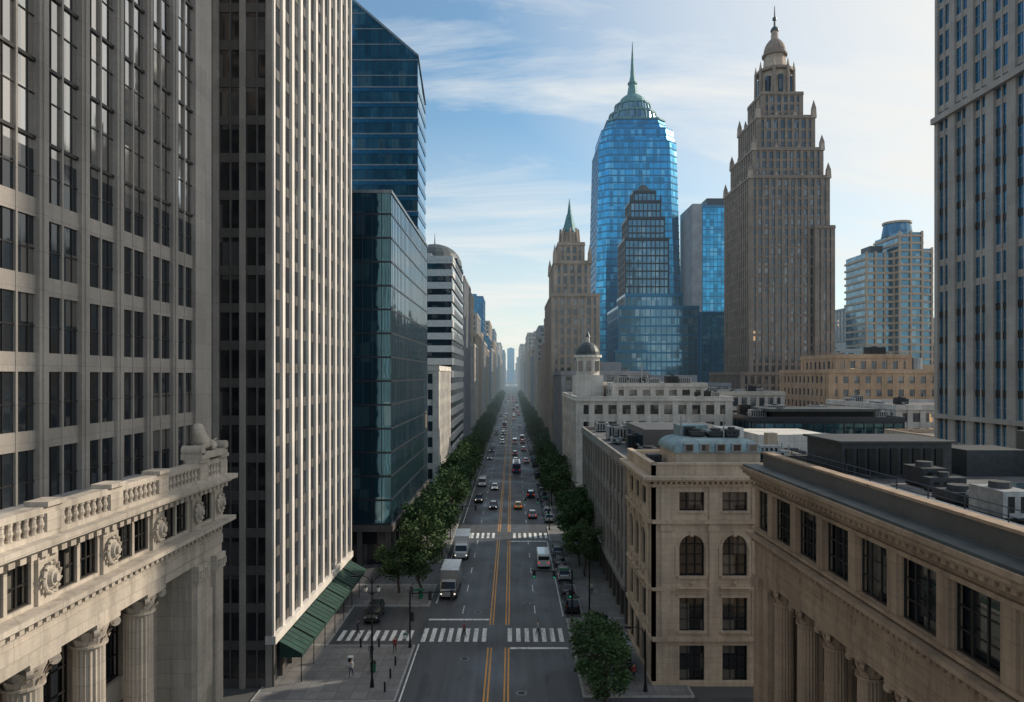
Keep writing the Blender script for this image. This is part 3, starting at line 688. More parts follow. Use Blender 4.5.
# blue glass tower with crown
b=B('blue_glass_skyscraper')
def octo(cx,cy,hx,hy,ch,z): return [(cx-hx+ch,cy-hy,z),(cx+hx-ch,cy-hy,z),(cx+hx,cy-hy+ch,z),(cx+hx,cy+hy-ch,z),(cx+hx-ch,cy+hy,z),(cx-hx+ch,cy+hy,z),(cx-hx,cy+hy-ch,z),(cx-hx,cy-hy+ch,z)]
def sl(part,mat,a,c): b.poly(part,mat,a+c,[(i,(i+1)%8,8+(i+1)%8,8+i) for i in range(8)]+[tuple(range(7,-1,-1)),tuple(range(8,16))])
cx,cy=73,424; prof=[(0,24.5,24.5),(80,24.5,24.5),(165,22.4,22.4),(165.1,21.4,21.4),(173,20.6,20.6),(173.1,18,18),(179,16.8,16.8)]
for (za,xa,ya),(zb,xb,yb) in zip(prof,prof[1:]): sl('glass','gBlue',octo(cx,cy,xa,ya,5,za),octo(cx,cy,xb,yb,5,zb))
def pr(z):
    for (za,xa,ya),(zb,xb,yb) in zip(prof,prof[1:]):
        if za<=z<=zb: t=(z-za)/(zb-za); return xa+(xb-xa)*t
    return prof[-1][1]
z=4
while z<177: h=pr(z); sl('floor_bands','spB',octo(cx,cy,h+.12,h+.12,5,z),octo(cx,cy,h+.12,h+.12,5,z+.8)); z+=4.
for i in range(-8,9,2):
    b.box('mullions','spB',cx+i*2.1-.15,cx+i*2.1+.15,cy-24.8,cy-24.4,0,80)
    b.box('mullions','spB',cx-24.8,cx-24.4,cy+i*2.1-.15,cy+i*2.1+.15,0,80)
    b.bar('mullions','spB',(cx+i*2.1,cy-24.6,80),(cx+i*2.,cy-22.5,165),.16,4)
    b.bar('mullions','spB',(cx-24.6,cy+i*2.1,80),(cx-22.5,cy+i*2.,165),.16,4)
sl('crown','cop',octo(cx,cy,17.3,17.3,5,179),octo(cx,cy,17.3,17.3,5,180))
b.frus('crown','gSteel',cx,cy,180,186,15,14,16); b.frus('crown_ring','cop',cx,cy,186,187,14.5,14.5,16); b.frus('crown','gSteel',cx,cy,187,192,11.5,10.5,16); b.frus('crown_ring','cop',cx,cy,192,192.9,11,11,16)
for i in range(16):
    a=2*math.pi*i/16; b.bar('crown_ribs','cop',(cx+15.1*math.cos(a),cy+15.1*math.sin(a),180),(cx+14.1*math.cos(a),cy+14.1*math.sin(a),186),.35); b.bar('crown_ribs','cop',(cx+11.6*math.cos(a),cy+11.6*math.sin(a),187),(cx+10.6*math.cos(a),cy+10.6*math.sin(a),192),.3)
b.dome('crown_dome','cop',cx,cy,192.9,8.5,7,16); b.frus('spire','cop',cx,cy,198.5,210,3.6,1.7,8); b.frus('spire_ring','cop',cx,cy,206,207,3.,3.,8); b.frus('spire','cop',cx,cy,210,232,1.5,.15,8)
b.done()
b=B('stepped_dark_tower'); k=dict(fh=3.7,bw=2.,pw=.4,pd=.2,bh=.7,bd=.1,wall='mullD',gl='gSteel')
tower(b,52,72,322,342,60,92,**k); tower(b,53.5,70.5,323.5,340.5,92.4,102,**k); tower(b,55,69,325,339,102.4,110,**k); tower(b,57,67,327,337,110.4,115,**k)
for x in (55,69): b.frus('finials','mullD',x,325,110.4,114,.7,.1,4)
b.frus('pyramid_roof','copD',62,332,115.4,120,6,1.2,4); b.bar('mast','mullD',(62,332,120),(62,332,126),.15)
b.done()
b=B('glass_podium_block'); k=dict(fh=3.9,bw=2.4,pw=.3,pd=.2,bh=.8,bd=.1,wall='spB',gl='gSteel')
tower(b,48,84,315,350,0,60,**k); tower(b,84.6,102,312,350,0,57,**{**k,'gl':'gBlue2'}); tower(b,46,60,311,314.6,0,40,**k); tower(b,52,78,320,345,60.4,66,**k)
clutter(b,79,83,316,348,60.5,4,.5,1.4); b.done()
b=B('blue_slab_tower'); tower(b,104.5,121,384,410,0,122,fh=4,bw=2,pw=.18,pd=.12,bh=.5,bd=.08,wall='spB',gl='gBlue')
b.box('concrete_core','far3',99,104.3,384,412,0,124); b.box('roof_plant','mullD',108,118,388,405,122.5,128); b.done()
b=B('gothic_stone_skyscraper'); k=dict(fh=3.7,bw=2.5,pw=1.05,pd=.45,bh=1.0,bd=.15,wall='decoD',gl='gFar')
tower(b,84,122,256,296,0,30,**{**k}); tower(b,88.5,117.5,260,290,30.4,103,**k); tower(b,90.5,116,262,288,103.4,114,**k); tower(b,93,114,264.5,286,114.4,127,**k)
tower(b,112,118.5,258,280,30.4,84,**k)
def pinn(x,y,z,h,r=1.2): b.frus('pinnacles','deco',x,y,z,z+h*.5,r,r*.85,4); b.frus('pinnacles','decoD',x,y,z+h*.5,z+h,r*.9,.05,4)
for (xa,xb,ya,yb,z,h) in ((88.5,117.5,260,290,103,6),(90.5,116,262,288,114,6),(93,114,264.5,286,127,7)):
    for x in (xa,xb):
        for y in (ya,yb): pinn(x,y,z,h)
    for t in (.33,.66): pinn(xa+(xb-xa)*t,ya,z,h*.6,.8); pinn(xa,ya+(yb-ya)*t,z,h*.6,.8)
cx,cy=103.2,275
tower(b,cx-7.5,cx+7.5,cy-7.5,cy+7.5,127.4,137,**k)
b.frus('lantern','deco',cx,cy,137.4,148,6.6,6,8)
for i in range(8):
    a=math.pi/4*i; b.box('lantern_openings','gB',cx+5.9*math.cos(a)-.8,cx+5.9*math.cos(a)+.8,cy+5.9*math.sin(a)-.8,cy+5.9*math.sin(a)+.8,139,145.5)
    a+=math.pi/8; x,y=cx+7*math.cos(a),cy+7*math.sin(a); b.frus('lantern_columns','decoD',x,y,137.4,149,.7,.6,6); b.frus('lantern_columns','deco',x,y,149,152,.6,.05,6)
b.frus('crown_cornice','decoD',cx,cy,148,149,7,7,16); b.frus('upper_lantern','deco',cx,cy,149,155,4.4,4,8); b.frus('crown_cornice','decoD',cx,cy,155,155.7,4.8,4.8,16)
b.dome('dome','decoD',cx,cy,155.7,4.2,6.5); b.frus('spire_base','deco',cx,cy,161.5,165,1.5,1.2,8); b.dome('spire_cap','copD',cx,cy,165,1.6,2,10,4); b.frus('spire','copD',cx,cy,166.5,175,.45,.12,6); b.frus('spire_ball','copD',cx,cy,169.4,170.4,.8,.8,8)
b.done()
# right side tower
b=B('stone_and_glass_highrise'); x0,x1,y0,y1=60,95,80,99
b.box('windows','gBlue2',x0+.14,x1,y0,y1-.4,0,118)
f=F(b,(60,99),(0,-1),(-1,0)); L=19; n=5; w=L/n
for i in range(n+1):
    u=i*w; f.box('piers','hirise',max(0,u-.75),min(L,u+.75),-.16,.26,0,66); f.box('piers','hirise',max(0,u-.6),min(L,u+.6),-.16,.2,66,118)
    if i<n:
        f.box('mullions','hirise',u+w/2-.14,u+w/2+.14,-.16,.06,0,118)
        for q in (.34,.66): f.box('thin_mullions','mull',u+w*q-.03,u+w*q+.03,-.16,-.08,0,118)
for k in range(32):
    z=2+k*3.6; mm='hirise' if (z<22 or 40<z<47 or z>62) else 'frame'
    f.box('spandrels',mm,0,L,-.16,-.03,z,z+.9); f.box('transoms','mull',0,L,-.16,-.1,z+2.3,z+2.37)
f.box('ledge','hirise',-.2,L,-.5,.7,65.4,66.2); f.box('ledge','hirise',-.2,L,-.5,.6,24,24.6)
b.box('rear_wall','hirise',60.1,95,98.6,99,0,118); b.box('front_wall','hirise',60.1,95,79.5,80,0,118)
b.done()
b=B('stone_and_glass_residential_tower')
def balc(x0,x1,y0,y1,z1):
    b.box('windows','gSteel',x0,x1,y0,y1,0,z1)
    z=3
    while z<z1: b.box('balcony_slabs','far2',x0-.6,x1+.6,y0-.6,y1+.6,z,z+1.0); z+=3.4
    n=int((x1-x0)/4)
    for i in range(n+1): x=x0+(x1-x0)*i/n; b.box('fins','far2',x-.4,x+.4,y0-.75,y0+.1,0,z1+.5)
balc(168,181,332,352,88); balc(181.5,192,328,350,97); balc(192.5,199,332,352,90)
b.frus('crown','gSteel',187,340,97,103,7,6,16); b.frus('crown','far2',187,340,103,104,6.5,6.5,16); b.box('roof_plant','mullD',172,178,336,345,88.5,92); b.done()
b=B('beige_warehouse_building'); k=dict(fh=3.7,bw=3.2,pw=1.7,pd=.2,bh=1.8,bd=.12,wall='beige',gl='gFar',cap=1.2,roof='roofL')
tower(b,92,124,203,240,0,30.5,**k); tower(b,96,118,207,232,30.9,35,**k); clutter(b,97,117,208,230,35.5,5,.3,1.5); b.frus('water_tank','mechL',120,208,31.5,35,1.8,1.8,12); b.done()
b=B('green_glass_low_building'); tower(b,52,84,150,178,0,20,fh=4,bw=2.2,pw=.2,pd=.15,bh=.8,bd=.1,wall='mullD',gl='gTeal',cap=1,roof='roof'); clutter(b,53,83,151,177,20.5,9,.5,1.2); b.box('canopy','copD',56,80,152,165,22,22.6); b.box('canopy_posts','iron',57,79,153,164,20.4,22); b.done()
for (x0,x1,y0,y1,h,s) in ((45,70,100,130,17,'grey'),(75,110,105,140,18,'beige'),(115,150,120,160,20,'grey'),(88,120,160,195,22,'cream'),(128,165,205,240,25,'stone'),(128,170,250,290,30,'brick'),(135,150,300,325,40,'steel'),(54,80,206,240,24,'stone'),(44,78,250,300,26,'grey'),(210,240,330,360,45,'beige'),(150,165,380,400,62,'steel'),(166,180,420,440,52,'stone'),(205,225,420,450,70,'grey'),(190,200,380,400,40,'brick'),(240,280,400,440,60,'stone')):
    gen(x0,x1,y0,y1,h,s,False)
for i in range(46):
    d=R.uniform(450,1500); x=R.uniform(50,d*.75)*R.choice((-1,1,1)); w=R.uniform(18,35)
    gen(x,x+w,d,d+w,R.uniform(20,55),R.choice(list(ST)),False)

# ------------------------------------------------------------------ trees
def treemesh(seed,h,r,nl=26,per=95,ls=.3):
    rr=random.Random(seed); V=[];Fc=[];I=[]
    def limb(p,q,r0,r1,n=7,seg=4):
        p=Vector(p);q=Vector(q); prev=None
        for s in range(seg+1):
            t=s/seg; c=p.lerp(q,t)+Vector((rr.uniform(-1,1),rr.uniform(-1,1),0))*(.06*(q-p).length if 0<s<seg else 0)
            b0=len(V); ra=r0+(r1-r0)*t
            for i in range(n): a=2*math.pi*i/n; V.append((c.x+ra*math.cos(a),c.y+ra*math.sin(a),c.z))
            if prev is not None:
                for i in range(n): j=(i+1)%n; Fc.append((prev+i,prev+j,b0+j,b0+i)); I.append(0)
            prev=b0
    tz=h*.38; limb((0,0,0),(rr.uniform(-.2,.2),rr.uniform(-.2,.2),tz),.19,.13); limb((0,0,tz),(0,0,h*.8),.13,.04)
    cl=[]
    for k in range(nl):
        while True:
            x,y,z=rr.uniform(-1,1),rr.uniform(-1,1),rr.uniform(-1,1)
            if .25<x*x+y*y+z*z<1: break
        c=Vector((x*r,y*r,h*.62+z*h*.36)); cl.append((c,rr.uniform(.5,1.0)*r*.38))
    for c,_ in cl[:9]: limb((0,0,tz*rr.uniform(.8,1.3)),c,.07,.02,5,3)
    for c,cr in cl:
        for _ in range(per):
            d=Vector((rr.gauss(0,1),rr.gauss(0,1),rr.gauss(0,.8))); p=c+d*cr*.55
            a=Vector((rr.uniform(-1,1),rr.uniform(-1,1),rr.uniform(-.6,.6))).normalized(); e=a.cross(Vector((rr.uniform(-1,1),rr.uniform(-1,1),rr.uniform(-1,1)))).normalized(); s=ls*rr.uniform(.6,1.3)
            b0=len(V); V.extend([tuple(p-a*s),tuple(p+e*s*.5),tuple(p+a*s),tuple(p-e*s*.5)]); Fc.append((b0,b0+1,b0+2,b0+3)); I.append(1)
    me=bpy.data.meshes.new('street_tree_mesh'); me.from_pydata(V,[],Fc); me.materials.append(MT['bark']); me.materials.append(MT['leaf']); me.polygons.foreach_set('material_index',I); me.update(); return me
TM=[treemesh(i,8.6+i*.4,2.9+.25*(i%3),30,120,.25) for i in range(5)]
def tree(x,y,s=1.):
    o=bpy.data.objects.new('street_tree',R.choice(TM)); COL.objects.link(o); o.location=(x,y,.13); o.rotation_euler=(0,0,R.uniform(0,6.3)); o.scale=(s*R.uniform(.9,1.1),s*R.uniform(.9,1.1),s*R.uniform(.9,1.12))
tree(8.0,66.5,.74); tree(8.4,72,.74); tree(8.2,61,.7)
y=95
while y<900:
    if not 99<y<113 and not 127<y<136 and not 396<y<414: tree(-12.6+R.uniform(-.4,.4),y,R.uniform(.95,1.2))
    y+=R.uniform(6,9) if y<400 else R.uniform(9,14)
y=104
while y<900:
    if not 126<y<158 and not 396<y<414: tree(10.6+R.uniform(-.4,.4),y,R.uniform(.85,1.15))
    y+=R.uniform(6,9) if y<400 else R.uniform(9,14)
tree(-15.5,96,.95); tree(-16,116,.9); tree(-14.5,121,1.); tree(10.5,121,1.05); tree(10.2,160,1.1)

# ------------------------------------------------------------------ vehicles
class VM_:
    def __init__(s): s.V=[];s.F=[];s.I=[];s.m=['paint','cglass','trim','tyre','hub','headl','redm','signw']
    def add(s,vs,fs,mat): b=len(s.V); s.V+=vs; s.F+=[tuple(b+i for i in f) for f in fs]; s.I+=[s.m.index(mat)]*len(fs)
    def box(s,x0,x1,y0,y1,z0,z1,mat): s.add([(x0,y0,z0),(x1,y0,z0),(x1,y1,z0),(x0,y1,z0),(x0,y0,z1),(x1,y0,z1),(x1,y1,z1),(x0,y1,z1)],[(0,3,2,1),(4,5,6,7),(0,1,5,4),(1,2,6,5),(2,3,7,6),(3,0,4,7)],mat)
    def loft(s,rings,mat):
        n=len(rings[0]); vs=[p for r in rings for p in r]; fs=[]
        for k in range(len(rings)-1):
            for i in range(n): j=(i+1)%n; fs.append((k*n+i,k*n+j,(k+1)*n+j,(k+1)*n+i))
        fs.append(tuple(reversed(range(n)))); fs.append(tuple(range((len(rings)-1)*n,len(rings)*n))); s.add(vs,fs,mat)
    def body(s,st,mat='paint'): s.loft([[(-w*.9,y,zb),(-w,y,zb+.18),(-w,y,zt-.14),(-w*.9,y,zt),(w*.9,y,zt),(w,y,zt-.14),(w,y,zb+.18),(w*.9,y,zb)] for y,zb,zt,w in st],mat)
    def wheel(s,x,y,r,w=.22):
        n=16
        for (xa,xb,rr,m) in ((x-w/2,x+w/2,r,'tyre'),(x-w/2-.012,x+w/2+.012,r*.62,'hub')):
            vs=[(X,y+rr*math.cos(2*math.pi*i/n),r+rr*math.sin(2*math.pi*i/n)) for X in (xa,xb) for i in range(n)]
            s.add(vs,[(i,(i+1)%n,n+(i+1)%n,n+i) for i in range(n)]+[tuple(range(n)),tuple(range(n,2*n))],m)
    def cabin(s,yb0,yb1,yt0,yt1,z0,z1,wb,wt):
        B_=[(-wb,yb0,z0),(wb,yb0,z0),(wb,yb1,z0),(-wb,yb1,z0)]; T=[(-wt,yt0,z1),(wt,yt0,z1),(wt,yt1,z1),(-wt,yt1,z1)]
        s.add(B_+T,[(0,1,5,4),(1,2,6,5),(2,3,7,6),(3,0,4,7)],'cglass')
        s.loft([[(-wt-.03,yt0-.05,z1-.03),(wt+.03,yt0-.05,z1-.03),(wt+.03,yt1+.05,z1-.03),(-wt-.03,yt1+.05,z1-.03)],[(-wt*.93,yt0+.1,z1+.05),(wt*.93,yt0+.1,z1+.05),(wt*.93,yt1-.1,z1+.05),(-wt*.93,yt1-.1,z1+.05)]],'paint')
        for p,q in list(zip(B_,T))+[(((sx*wb),(yb0+yb1)/2,z0),((sx*wt),(yt0+yt1)/2,z1)) for sx in (-1,1)]:
            p=Vector(p);q=Vector(q); s.add([tuple(p+Vector((dx,dy,0))) for dx,dy in ((-.045,-.06),(.045,-.06),(.045,.06),(-.045,.06))]+[tuple(q+Vector((dx,dy,0))) for dx,dy in ((-.045,-.06),(.045,-.06),(.045,.06),(-.045,.06))],[(0,1,5,4),(1,2,6,5),(2,3,7,6),(3,0,4,7)],'paint')
    def mesh(s,name,off=False):
        me=bpy.data.meshes.new(name); me.from_pydata(s.V,[],s.F)
        for k in s.m: me.materials.append(MT[{'headl':'heado','redm':'redo'}.get(k,k) if off else k])
        me.polygons.foreach_set('material_index',s.I); me.update(); return me
def lights(v,yf,yr,w,zf,zr):
    for sx in (-1,1):
        v.box(sx*w-.2*(sx>0)-.0*(sx<0),sx*w+.2*(sx<0),yf-.04,yf+.03,zf-.07,zf+.07,'headl'); v.box(sx*w-.18*(sx>0),sx*w+.18*(sx<0),yr-.03,yr+.04,zr-.09,zr+.09,'redm')
def sedan():
    v=VM_(); v.body([(-2.35,.4,.72,.74),(-2.25,.25,.9,.84),(-1.5,.2,.97,.9),(0,.2,.96,.91),(1.0,.2,.94,.9),(1.9,.22,.84,.86),(2.3,.3,.7,.78),(2.38,.4,.6,.68)])
    v.cabin(-1.85,1.15,-1.1,.4,.94,1.42,.82,.62)
    for x in (-.82,.82):
        for y in (-1.4,1.4): v.wheel(x,y,.33)
    v.box(-.75,.75,2.3,2.4,.32,.5,'trim'); v.box(-.75,.75,-2.4,-2.28,.3,.46,'trim'); v.box(-.25,.25,-2.39,-2.33,.58,.7,'signw')
    lights(v,2.33,-2.35,.76,.64,.76)
    for sx in (-1,1): v.box(sx*.98-.1,sx*.98+.1,.75,.87,.95,1.08,'paint')
    return v
def suv():
    v=VM_(); v.body([(-2.3,.45,.95,.8),(-2.22,.3,1.08,.9),(-1.5,.25,1.1,.94),(1.0,.25,1.08,.94),(2.0,.28,1.0,.9),(2.35,.35,.82,.82)])
    v.cabin(-2.15,1.2,-1.85,.5,1.08,1.68,.86,.7)
    for x in (-.85,.85):
        for y in (-1.4,1.42): v.wheel(x,y,.37)
    v.box(-.8,.8,2.28,2.4,.36,.6,'trim'); v.box(-.8,.8,-2.36,-2.24,.34,.55,'trim'); lights(v,2.34,-2.3,.8,.8,1.0)
    for sx in (-1,1): v.box(sx*.62-.02,sx*.62+.02,-1.7,.3,1.74,1.78,'trim'); v.box(sx*1.02-.1,sx*1.02+.1,.8,.92,1.08,1.25,'paint')
    return v
def van():
    v=VM_(); v.body([(-2.9,.45,2.1,.92),(-2.8,.35,2.35,1.0),(1.3,.35,2.4,1.0),(1.75,.35,2.1,.98)]); v.body([(1.75,.35,1.35,.98),(2.6,.38,1.15,.95),(2.85,.45,.95,.85)])
    v.add([(-.88,1.76,2.05),(.88,1.76,2.05),(.92,2.35,1.3),(-.92,2.35,1.3)],[(0,1,2,3)],'cglass')
    for sx in (-1,1): v.box(sx*1.005-.01,sx*1.005+.01,.7,1.6,1.35,1.95,'cglass')
    v.box(-.8,.8,-2.93,-2.88,1.4,1.95,'cglass')
    for x in (-.9,.9):
        for y in (-1.8,1.9): v.wheel(x,y,.37)
    lights(v,2.82,-2.88,.85,.85,1.0); return v
def truck():
    v=VM_(); v.body([(1.9,.6,2.2,1.0),(2.6,.55,2.5,1.05),(3.3,.55,2.35,1.05),(3.75,.5,1.5,1.05),(3.9,.5,1.2,1.0)])
    v.add([(-.9,3.34,2.3),(.9,3.34,2.3),(.95,3.79,1.5),(-.95,3.79,1.5)],[(0,1,2,3)],'cglass')
    for sx in (-1,1): v.box(sx*1.055-.01,sx*1.055+.01,2.4,3.3,1.5,2.1,'cglass')
    v.box(-1.2,1.2,-3.9,1.75,.95,3.4,'paint'); v.box(-1.23,1.23,-3.93,1.78,3.4,3.46,'signw'); v.box(-1.22,1.22,-3.94,-3.9,1.0,1.1,'trim'); v.box(-.02,.02,-3.93,-3.9,1.1,3.3,'trim')
    v.box(-.5,.5,-3.8,3.6,.6,.94,'trim')
    for x in (-1.,1.):
        for y in (-2.7,2.8): v.wheel(x,y,.45,.3)
    v.box(-1.1,1.1,-3.98,-3.85,.5,.65,'trim'); lights(v,3.88,-3.96,1.0,.85,.8); return v
def bus():
    v=VM_(); v.body([(-5.6,.4,2.9,1.18),(-5.5,.35,3.05,1.25),(5.4,.35,3.05,1.25),(5.65,.4,2.9,1.15)])
    for sx in (-1,1):
        for k in range(8): v.box(sx*1.255-.012,sx*1.255+.012,-5.1+k*1.28,-5.1+k*1.28+1.18,1.5,2.5,'cglass')
    v.box(-1.1,1.1,5.62,5.67,1.2,2.6,'cglass'); v.box(-1.0,1.0,-5.64,-5.59,1.6,2.5,'cglass'); v.box(-.8,.8,5.6,5.66,2.65,2.85,'trim')
    v.box(-.8,.8,-3.6,-1.2,3.05,3.35,'signw'); v.box(-.7,.7,1.5,3,3.05,3.25,'signw'); v.box(-1.27,1.27,-5.4,5.4,.4,.8,'trim')
    for x in (-1.12,1.12):
        for y in (-3.4,3.5): v.wheel(x,y,.48,.3)
    lights(v,5.62,-5.62,1.05,.8,1.1); return v
CM={k:g().mesh(k) for k,g in (('sedan',sedan),('suv',suv),('van',van),('truck',truck),('bus',bus))}
CO={k:g().mesh(k+'_parked',True) for k,g in (('sedan',sedan),('suv',suv),('van',van))}
cols_=[(.02,.02,.022),(.5,.5,.5),(.7,.7,.7),(.12,.13,.14),(.03,.05,.12),(.2,.02,.02),(.25,.25,.26),(.7,.7,.68),(.04,.04,.05)]
def veh(kind,name,x,y,away=True,col=None,off=False):
    o=bpy.data.objects.new(name,(CO if off else CM)[kind]); COL.objects.link(o); o.location=(x,y,.004); o.rotation_euler=(0,0,(0 if away else math.pi)+R.uniform(-.01,.01))
    c=col or R.choice(cols_); o.color=(*c,1)
W=(.75,.75,.73)
veh('truck','delivery_truck',-8.3,117,False,W); veh('truck','delivery_truck',-8.5,97,False,(.4,.38,.35)); veh('van','delivery_van',4.9,111,True,W); veh('van','delivery_van',-8.,190,False,W)
veh('sedan','taxi',1.4,158,True,(.7,.4,.04)); veh('suv','car',4.6,172,True,(.02,.02,.02)); veh('sedan','car',-4.2,158,False,(.02,.02,.025)); veh('sedan','car',4.3,148,True)
veh('suv','car',-7.8,166,False,(.04,.04,.05)); veh('sedan','car',-4.5,184,False)
y=205
while y<1100:
    for x,aw in ((-7.9,False),(-4.3,False),(1.2,True),(4.7,True)):
        if R.random()<(.36 if y<450 else .55):
            k=R.choice(('sedan','sedan','suv','suv','van','bus' if R.random()<.3 else 'sedan')); veh(k,{'sedan':'car','suv':'car','van':'delivery_van','bus':'city_bus'}[k],x+R.uniform(-.2,.2),y+R.uniform(-3,3),aw,(.7,.4,.04) if R.random()<.15 and k=='sedan' else None)
    y+=R.uniform(12,19)
y=90
while y<390:
    if not 124<y<140 and R.random()<.85: veh(R.choice(('sedan','suv','suv')),'parked_car',7.6,y,True,R.choice(cols_[:5]+cols_[6:7]),True)
    y+=R.uniform(5.8,7.5)
veh('suv','parked_car',-17.,86.5,False,(.02,.02,.02),True)

# ------------------------------------------------------------------ street furniture
def street_lamp(x,y,h,side,double=False,globes=False):
    b=B('street_lamp'); b.frus('base','iron',x,y,.13,.9,.22,.14,8); b.frus('pole','iron',x,y,.9,h,.11,.06,8)
    for s in ((-1,1) if double else (side,)):
        pts=[(x,y,h-.6),(x+s*.4,y,h+.0),(x+s*.9,y,h+.2),(x+s*1.5,y,h+.15)]
        for p,q in zip(pts,pts[1:]): b.bar('arm','iron',p,q,.045)
        b.box('lamp_head','iron',x+s*1.35 if s>0 else x-1.95,x+s*1.95 if s>0 else x-1.35,y-.14,y+.14,h+.08,h+.22); b.box('lens','lampg',x+s*1.65-.2,x+s*1.65+.2,y-.1,y+.1,h+.04,h+.079)
    if globes:
        b.frus('collar','iron',x,y,h-1.6,h-1.4,.2,.2,8)
        for s in (-1,1):
            b.bar('bracket','iron',(x,y,h-1.5),(x+s*.6,y,h-1.3),.04); b.frus('lantern','lampg',x+s*.6,y,h-1.3,h-.9,.12,.2,8); b.frus('lantern_cap','iron',x+s*.6,y,h-.9,h-.7,.24,.03,8)
    b.done()
street_lamp(-13.4,67,10.6,1,True,True); street_lamp(9.6,86.8,9,-1); street_lamp(-11.4,114,9,1); street_lamp(12.6,66.1,6,-1)
for y in (145,185,225,265,305,345): street_lamp(-11.3,y,9,1); street_lamp(9.1,y+16,9,-1)
def traffic_light(x,y,side,face):
    b=B('traffic_light'); b.frus('base','iron',x,y,.13,.5,.2,.16,8); b.frus('pole','iron',x,y,.5,6.4,.1,.08,8); b.bar('mast_arm','iron',(x,y,6),(x+side*5,y,6.3),.06)
    for dx,zz in ((side*4.6,5.4),(side*2.2,5.3),(side*.25,3)):
        b.box('signal_head','trim',x+dx-.17,x+dx+.17,y-.15,y+.15,zz,zz+1.0)
        for k,mm in enumerate(('grn','trim','trim')):
            c=(x+dx,y+face*.15,zz+.18+k*.32); b.bar('lenses',mm,c,(c[0],c[1]+face*.05,c[2]),.11,10); b.bar('visors','trim',(c[0],c[1],c[2]+.1),(c[0],c[1]+face*.2,c[2]+.1),.04,6)
    b.box('street_name_sign','signg',x+side*1-.6,x+side*1+.6,y-.02,y+.02,6.3,6.55); b.done()
traffic_light(7.3,84.9,-1,-1); traffic_light(-11.2,76.8,1,1); traffic_light(7.2,135,-1,-1); traffic_light(-11.2,127,1,1)
for x,y in ((-12,72),(-12,69),(-12,66),(-14.6,76.8),(-16.6,76.8)):
    b=B('bollard'); b.frus('post','iron',x,y,.13,.95,.1,.09,10); b.frus('cap','iron',x,y,.95,1.08,.12,.03,10); b.done()
for x,y in ((-14.,70.5),(11.,67.5),(-12.2,93.5),(11.2,84)):
    b=B('litter_bin'); b.frus('bin','signg',x,y,.13,1.0,.26,.32,12); b.frus('lid','iron',x,y,1.0,1.2,.34,.2,12); b.done()
for x,y in ((-16.5,71.5),(9.5,79)):
    b=B('newspaper_box'); b.box('cabinet','signy' if x>0 else 'signw',x-.25,x+.25,y-.22,y+.22,.4,1.25); b.box('door','cglass',x-.2,x+.2,y-.235,y-.22,.75,1.15); b.box('stand','iron',x-.12,x+.12,y-.12,y+.12,.13,.4); b.done()
for x,y in ((7.2,78.5),(-11.3,74)):
    b=B('parking_sign'); b.bar('post','mechL',(x,y,.13),(x,y,2.8),.03); b.box('panel','signw',x-.22,x+.22,y-.05,y-.03,2.1,2.75); b.box('stripe','signg',x-.2,x+.2,y-.056,y-.05,2.5,2.7); b.done()
b=B('bus_shelter'); 
for yy in (70,72,74):
    b.bar('posts','iron',(11.9,yy,.13),(11.9,yy,2.6),.04)
    if yy!=72: b.bar('posts','iron',(10.7,yy,.13),(10.7,yy,2.6),.04)
b.box('roof','mechL',10.4,12.2,69.7,74.3,2.6,2.7); b.box('back_panel','cglass',11.88,11.92,70,74,.5,2.4); b.box('bench','bark',11.3,11.7,70.5,73.5,.5,.58); b.box('bench_legs','iron',11.4,11.6,70.8,73.2,.13,.5); b.done()

# ------------------------------------------------------------------ pedestrians
def pmat(name,shirt,legs,hair):
    m,nt,bs=newmat(name); tc=N(nt,'ShaderNodeTexCoord'); s=N(nt,'ShaderNodeSeparateXYZ'); nt.links.new(tc.outputs['Object'],s.inputs[0]); z=s.outputs[2]
    c=MIX(nt,M(nt,'GREATER_THAN',z,.09),(.03,.03,.03),legs); c=MIX(nt,M(nt,'GREATER_THAN',z,.92),c,shirt); c=MIX(nt,M(nt,'GREATER_THAN',z,1.46),c,(.45,.28,.2)); c=MIX(nt,M(nt,'GREATER_THAN',z,1.66),c,hair)
    nt.links.new(c,bs.inputs['Base Color']); bs.inputs['Roughness'].default_value=.8; return m
PM=[pmat('clothes_dark',(.05,.06,.09),(.03,.03,.04),(.03,.02,.015)),pmat('clothes_light',(.5,.48,.45),(.05,.07,.12),(.08,.05,.03)),pmat('clothes_red',(.3,.05,.04),(.04,.04,.04),(.02,.015,.01))]
pp=[((0,0,.95),(.15,.11)),((0,0,1.15),(.14,.1)),((0,0,1.38),(.17,.11)),((0,0,1.5),.055),((0,.01,1.58),.08),((0,.01,1.68),.09),((0,.02,1.75),.06),
 ((.2,0,1.4),.06),((.25,-.06,1.14),.042),((.25,.06,.9),.032),((.25,.1,.8),.035),((-.2,0,1.4),.06),((-.25,.07,1.14),.042),((-.24,.16,.92),.032),((-.24,.2,.83),.035),
 ((.1,0,.88),.085),((.1,.16,.5),.06),((.1,.22,.09),.04),((.1,.36,.05),.035),((-.1,0,.88),.085),((-.1,-.06,.5),.06),((-.1,-.28,.1),.04),((-.1,-.14,.05),.035)]
pe=[(0,1),(1,2),(2,3),(3,4),(4,5),(5,6),(2,7),(7,8),(8,9),(9,10),(2,11),(11,12),(12,13),(13,14),(0,15),(15,16),(16,17),(17,18),(0,19),(19,20),(20,21),(21,22)]
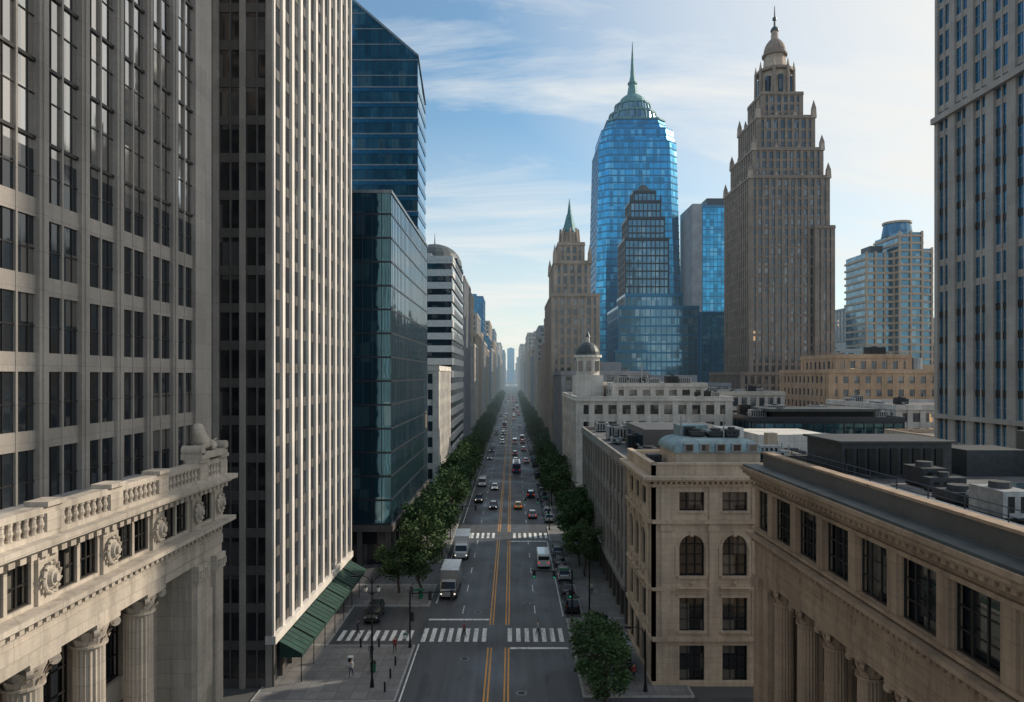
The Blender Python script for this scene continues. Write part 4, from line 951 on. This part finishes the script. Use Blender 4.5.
for i,(x,y,r) in enumerate(((-14.8,73.5,.3),(-15.9,69.2,2.9),(-12.6,75.2,0),(-17.8,81,1.5),(10.2,76,3.0),(11.6,79,.1),(9.8,83.2,0),(3.,80.6,1.6),(11.9,68.3,.4),(-13.5,94,3),(10.8,95,0),(-5.5,80.3,-1.6))):
    o=skinfig('pedestrian',pp,pe,PM[i%3],1); o.location=(x,y,.134 if (x>6.6 or (x<-10.7 and not 77.5<y<90.5)) else .004); o.rotation_euler=(0,0,r)

# ------------------------------------------------------------------ light, sky, camera
AZ=math.radians(66); EL=math.radians(28)
dirv=Vector((math.sin(AZ)*math.cos(EL),math.cos(AZ)*math.cos(EL),math.sin(EL)))
w=bpy.data.worlds.new("World"); SC.world=w; w.use_nodes=True; nt=w.node_tree; bg=nt.nodes['Background']
sky=N(nt,'ShaderNodeTexSky'); sky.sky_type='NISHITA'; sky.sun_disc=False; sky.sun_elevation=EL; sky.sun_rotation=AZ; sky.air_density=1.1; sky.dust_density=.7; sky.ozone_density=2.0; sky.altitude=50
tc=N(nt,'ShaderNodeTexCoord'); s=N(nt,'ShaderNodeSeparateXYZ'); nt.links.new(tc.outputs['Generated'],s.inputs[0])
den=M(nt,'ADD',M(nt,'MAXIMUM',s.outputs[2],0.0),.12)
cb=N(nt,'ShaderNodeCombineXYZ'); nt.links.new(M(nt,'DIVIDE',s.outputs[0],den),cb.inputs[0]); nt.links.new(M(nt,'DIVIDE',s.outputs[1],den),cb.inputs[1])
mp=N(nt,'ShaderNodeMapping'); nt.links.new(cb.outputs[0],mp.inputs[0]); mp.inputs['Rotation'].default_value=(0,0,math.radians(-62)); mp.inputs['Scale'].default_value=(.55,1.7,1); mp.inputs['Location'].default_value=(3.1,1.7,0)
cn=N(nt,'ShaderNodeTexNoise'); nt.links.new(mp.outputs[0],cn.inputs['Vector']); cn.inputs['Scale'].default_value=1.0; cn.inputs['Detail'].default_value=8; cn.inputs['Roughness'].default_value=.62; cn.inputs['Distortion'].default_value=.9
cf=MR(nt,cn.outputs[0],.44,.66,.08,.9)
hz_=MR(nt,s.outputs[2],.0,.34,.8,0)
dp=N(nt,'ShaderNodeVectorMath',operation='DOT_PRODUCT'); nt.links.new(tc.outputs['Generated'],dp.inputs[0]); dp.inputs[1].default_value=dirv
gl=MR(nt,dp.outputs['Value'],.5,.88,0,.92)
sk=MIX(nt,1.,sky.outputs[0],(.80,1.12,1.18,1),'MULTIPLY')
c=MIX(nt,cf,sk,(6.4,6.7,6.7,1))
c=MIX(nt,M(nt,'MAXIMUM',hz_,gl),c,(7.3,7.1,6.7,1))
nt.links.new(c,bg.inputs[0]); bg.inputs[1].default_value=.13
sd=bpy.data.lights.new('sun','SUN'); sd.energy=3.9; sd.angle=math.radians(.8); sd.color=(1,.88,.72); so=bpy.data.objects.new('sun',sd); COL.objects.link(so)
so.rotation_euler=dirv.to_track_quat('Z','Y').to_euler(); so.location=(50,50,200)
cd=bpy.data.cameras.new('camera'); co=bpy.data.objects.new('camera',cd); COL.objects.link(co); co.location=(0,0,30); co.rotation_euler=(math.pi/2,0,0)
cd.sensor_width=36; cd.lens=24.6; cd.shift_y=24/1024; cd.clip_end=20000; cd.clip_start=.5
SC.camera=co
SC.view_settings.view_transform='Standard'; SC.view_settings.look='None'; SC.view_settings.exposure=0
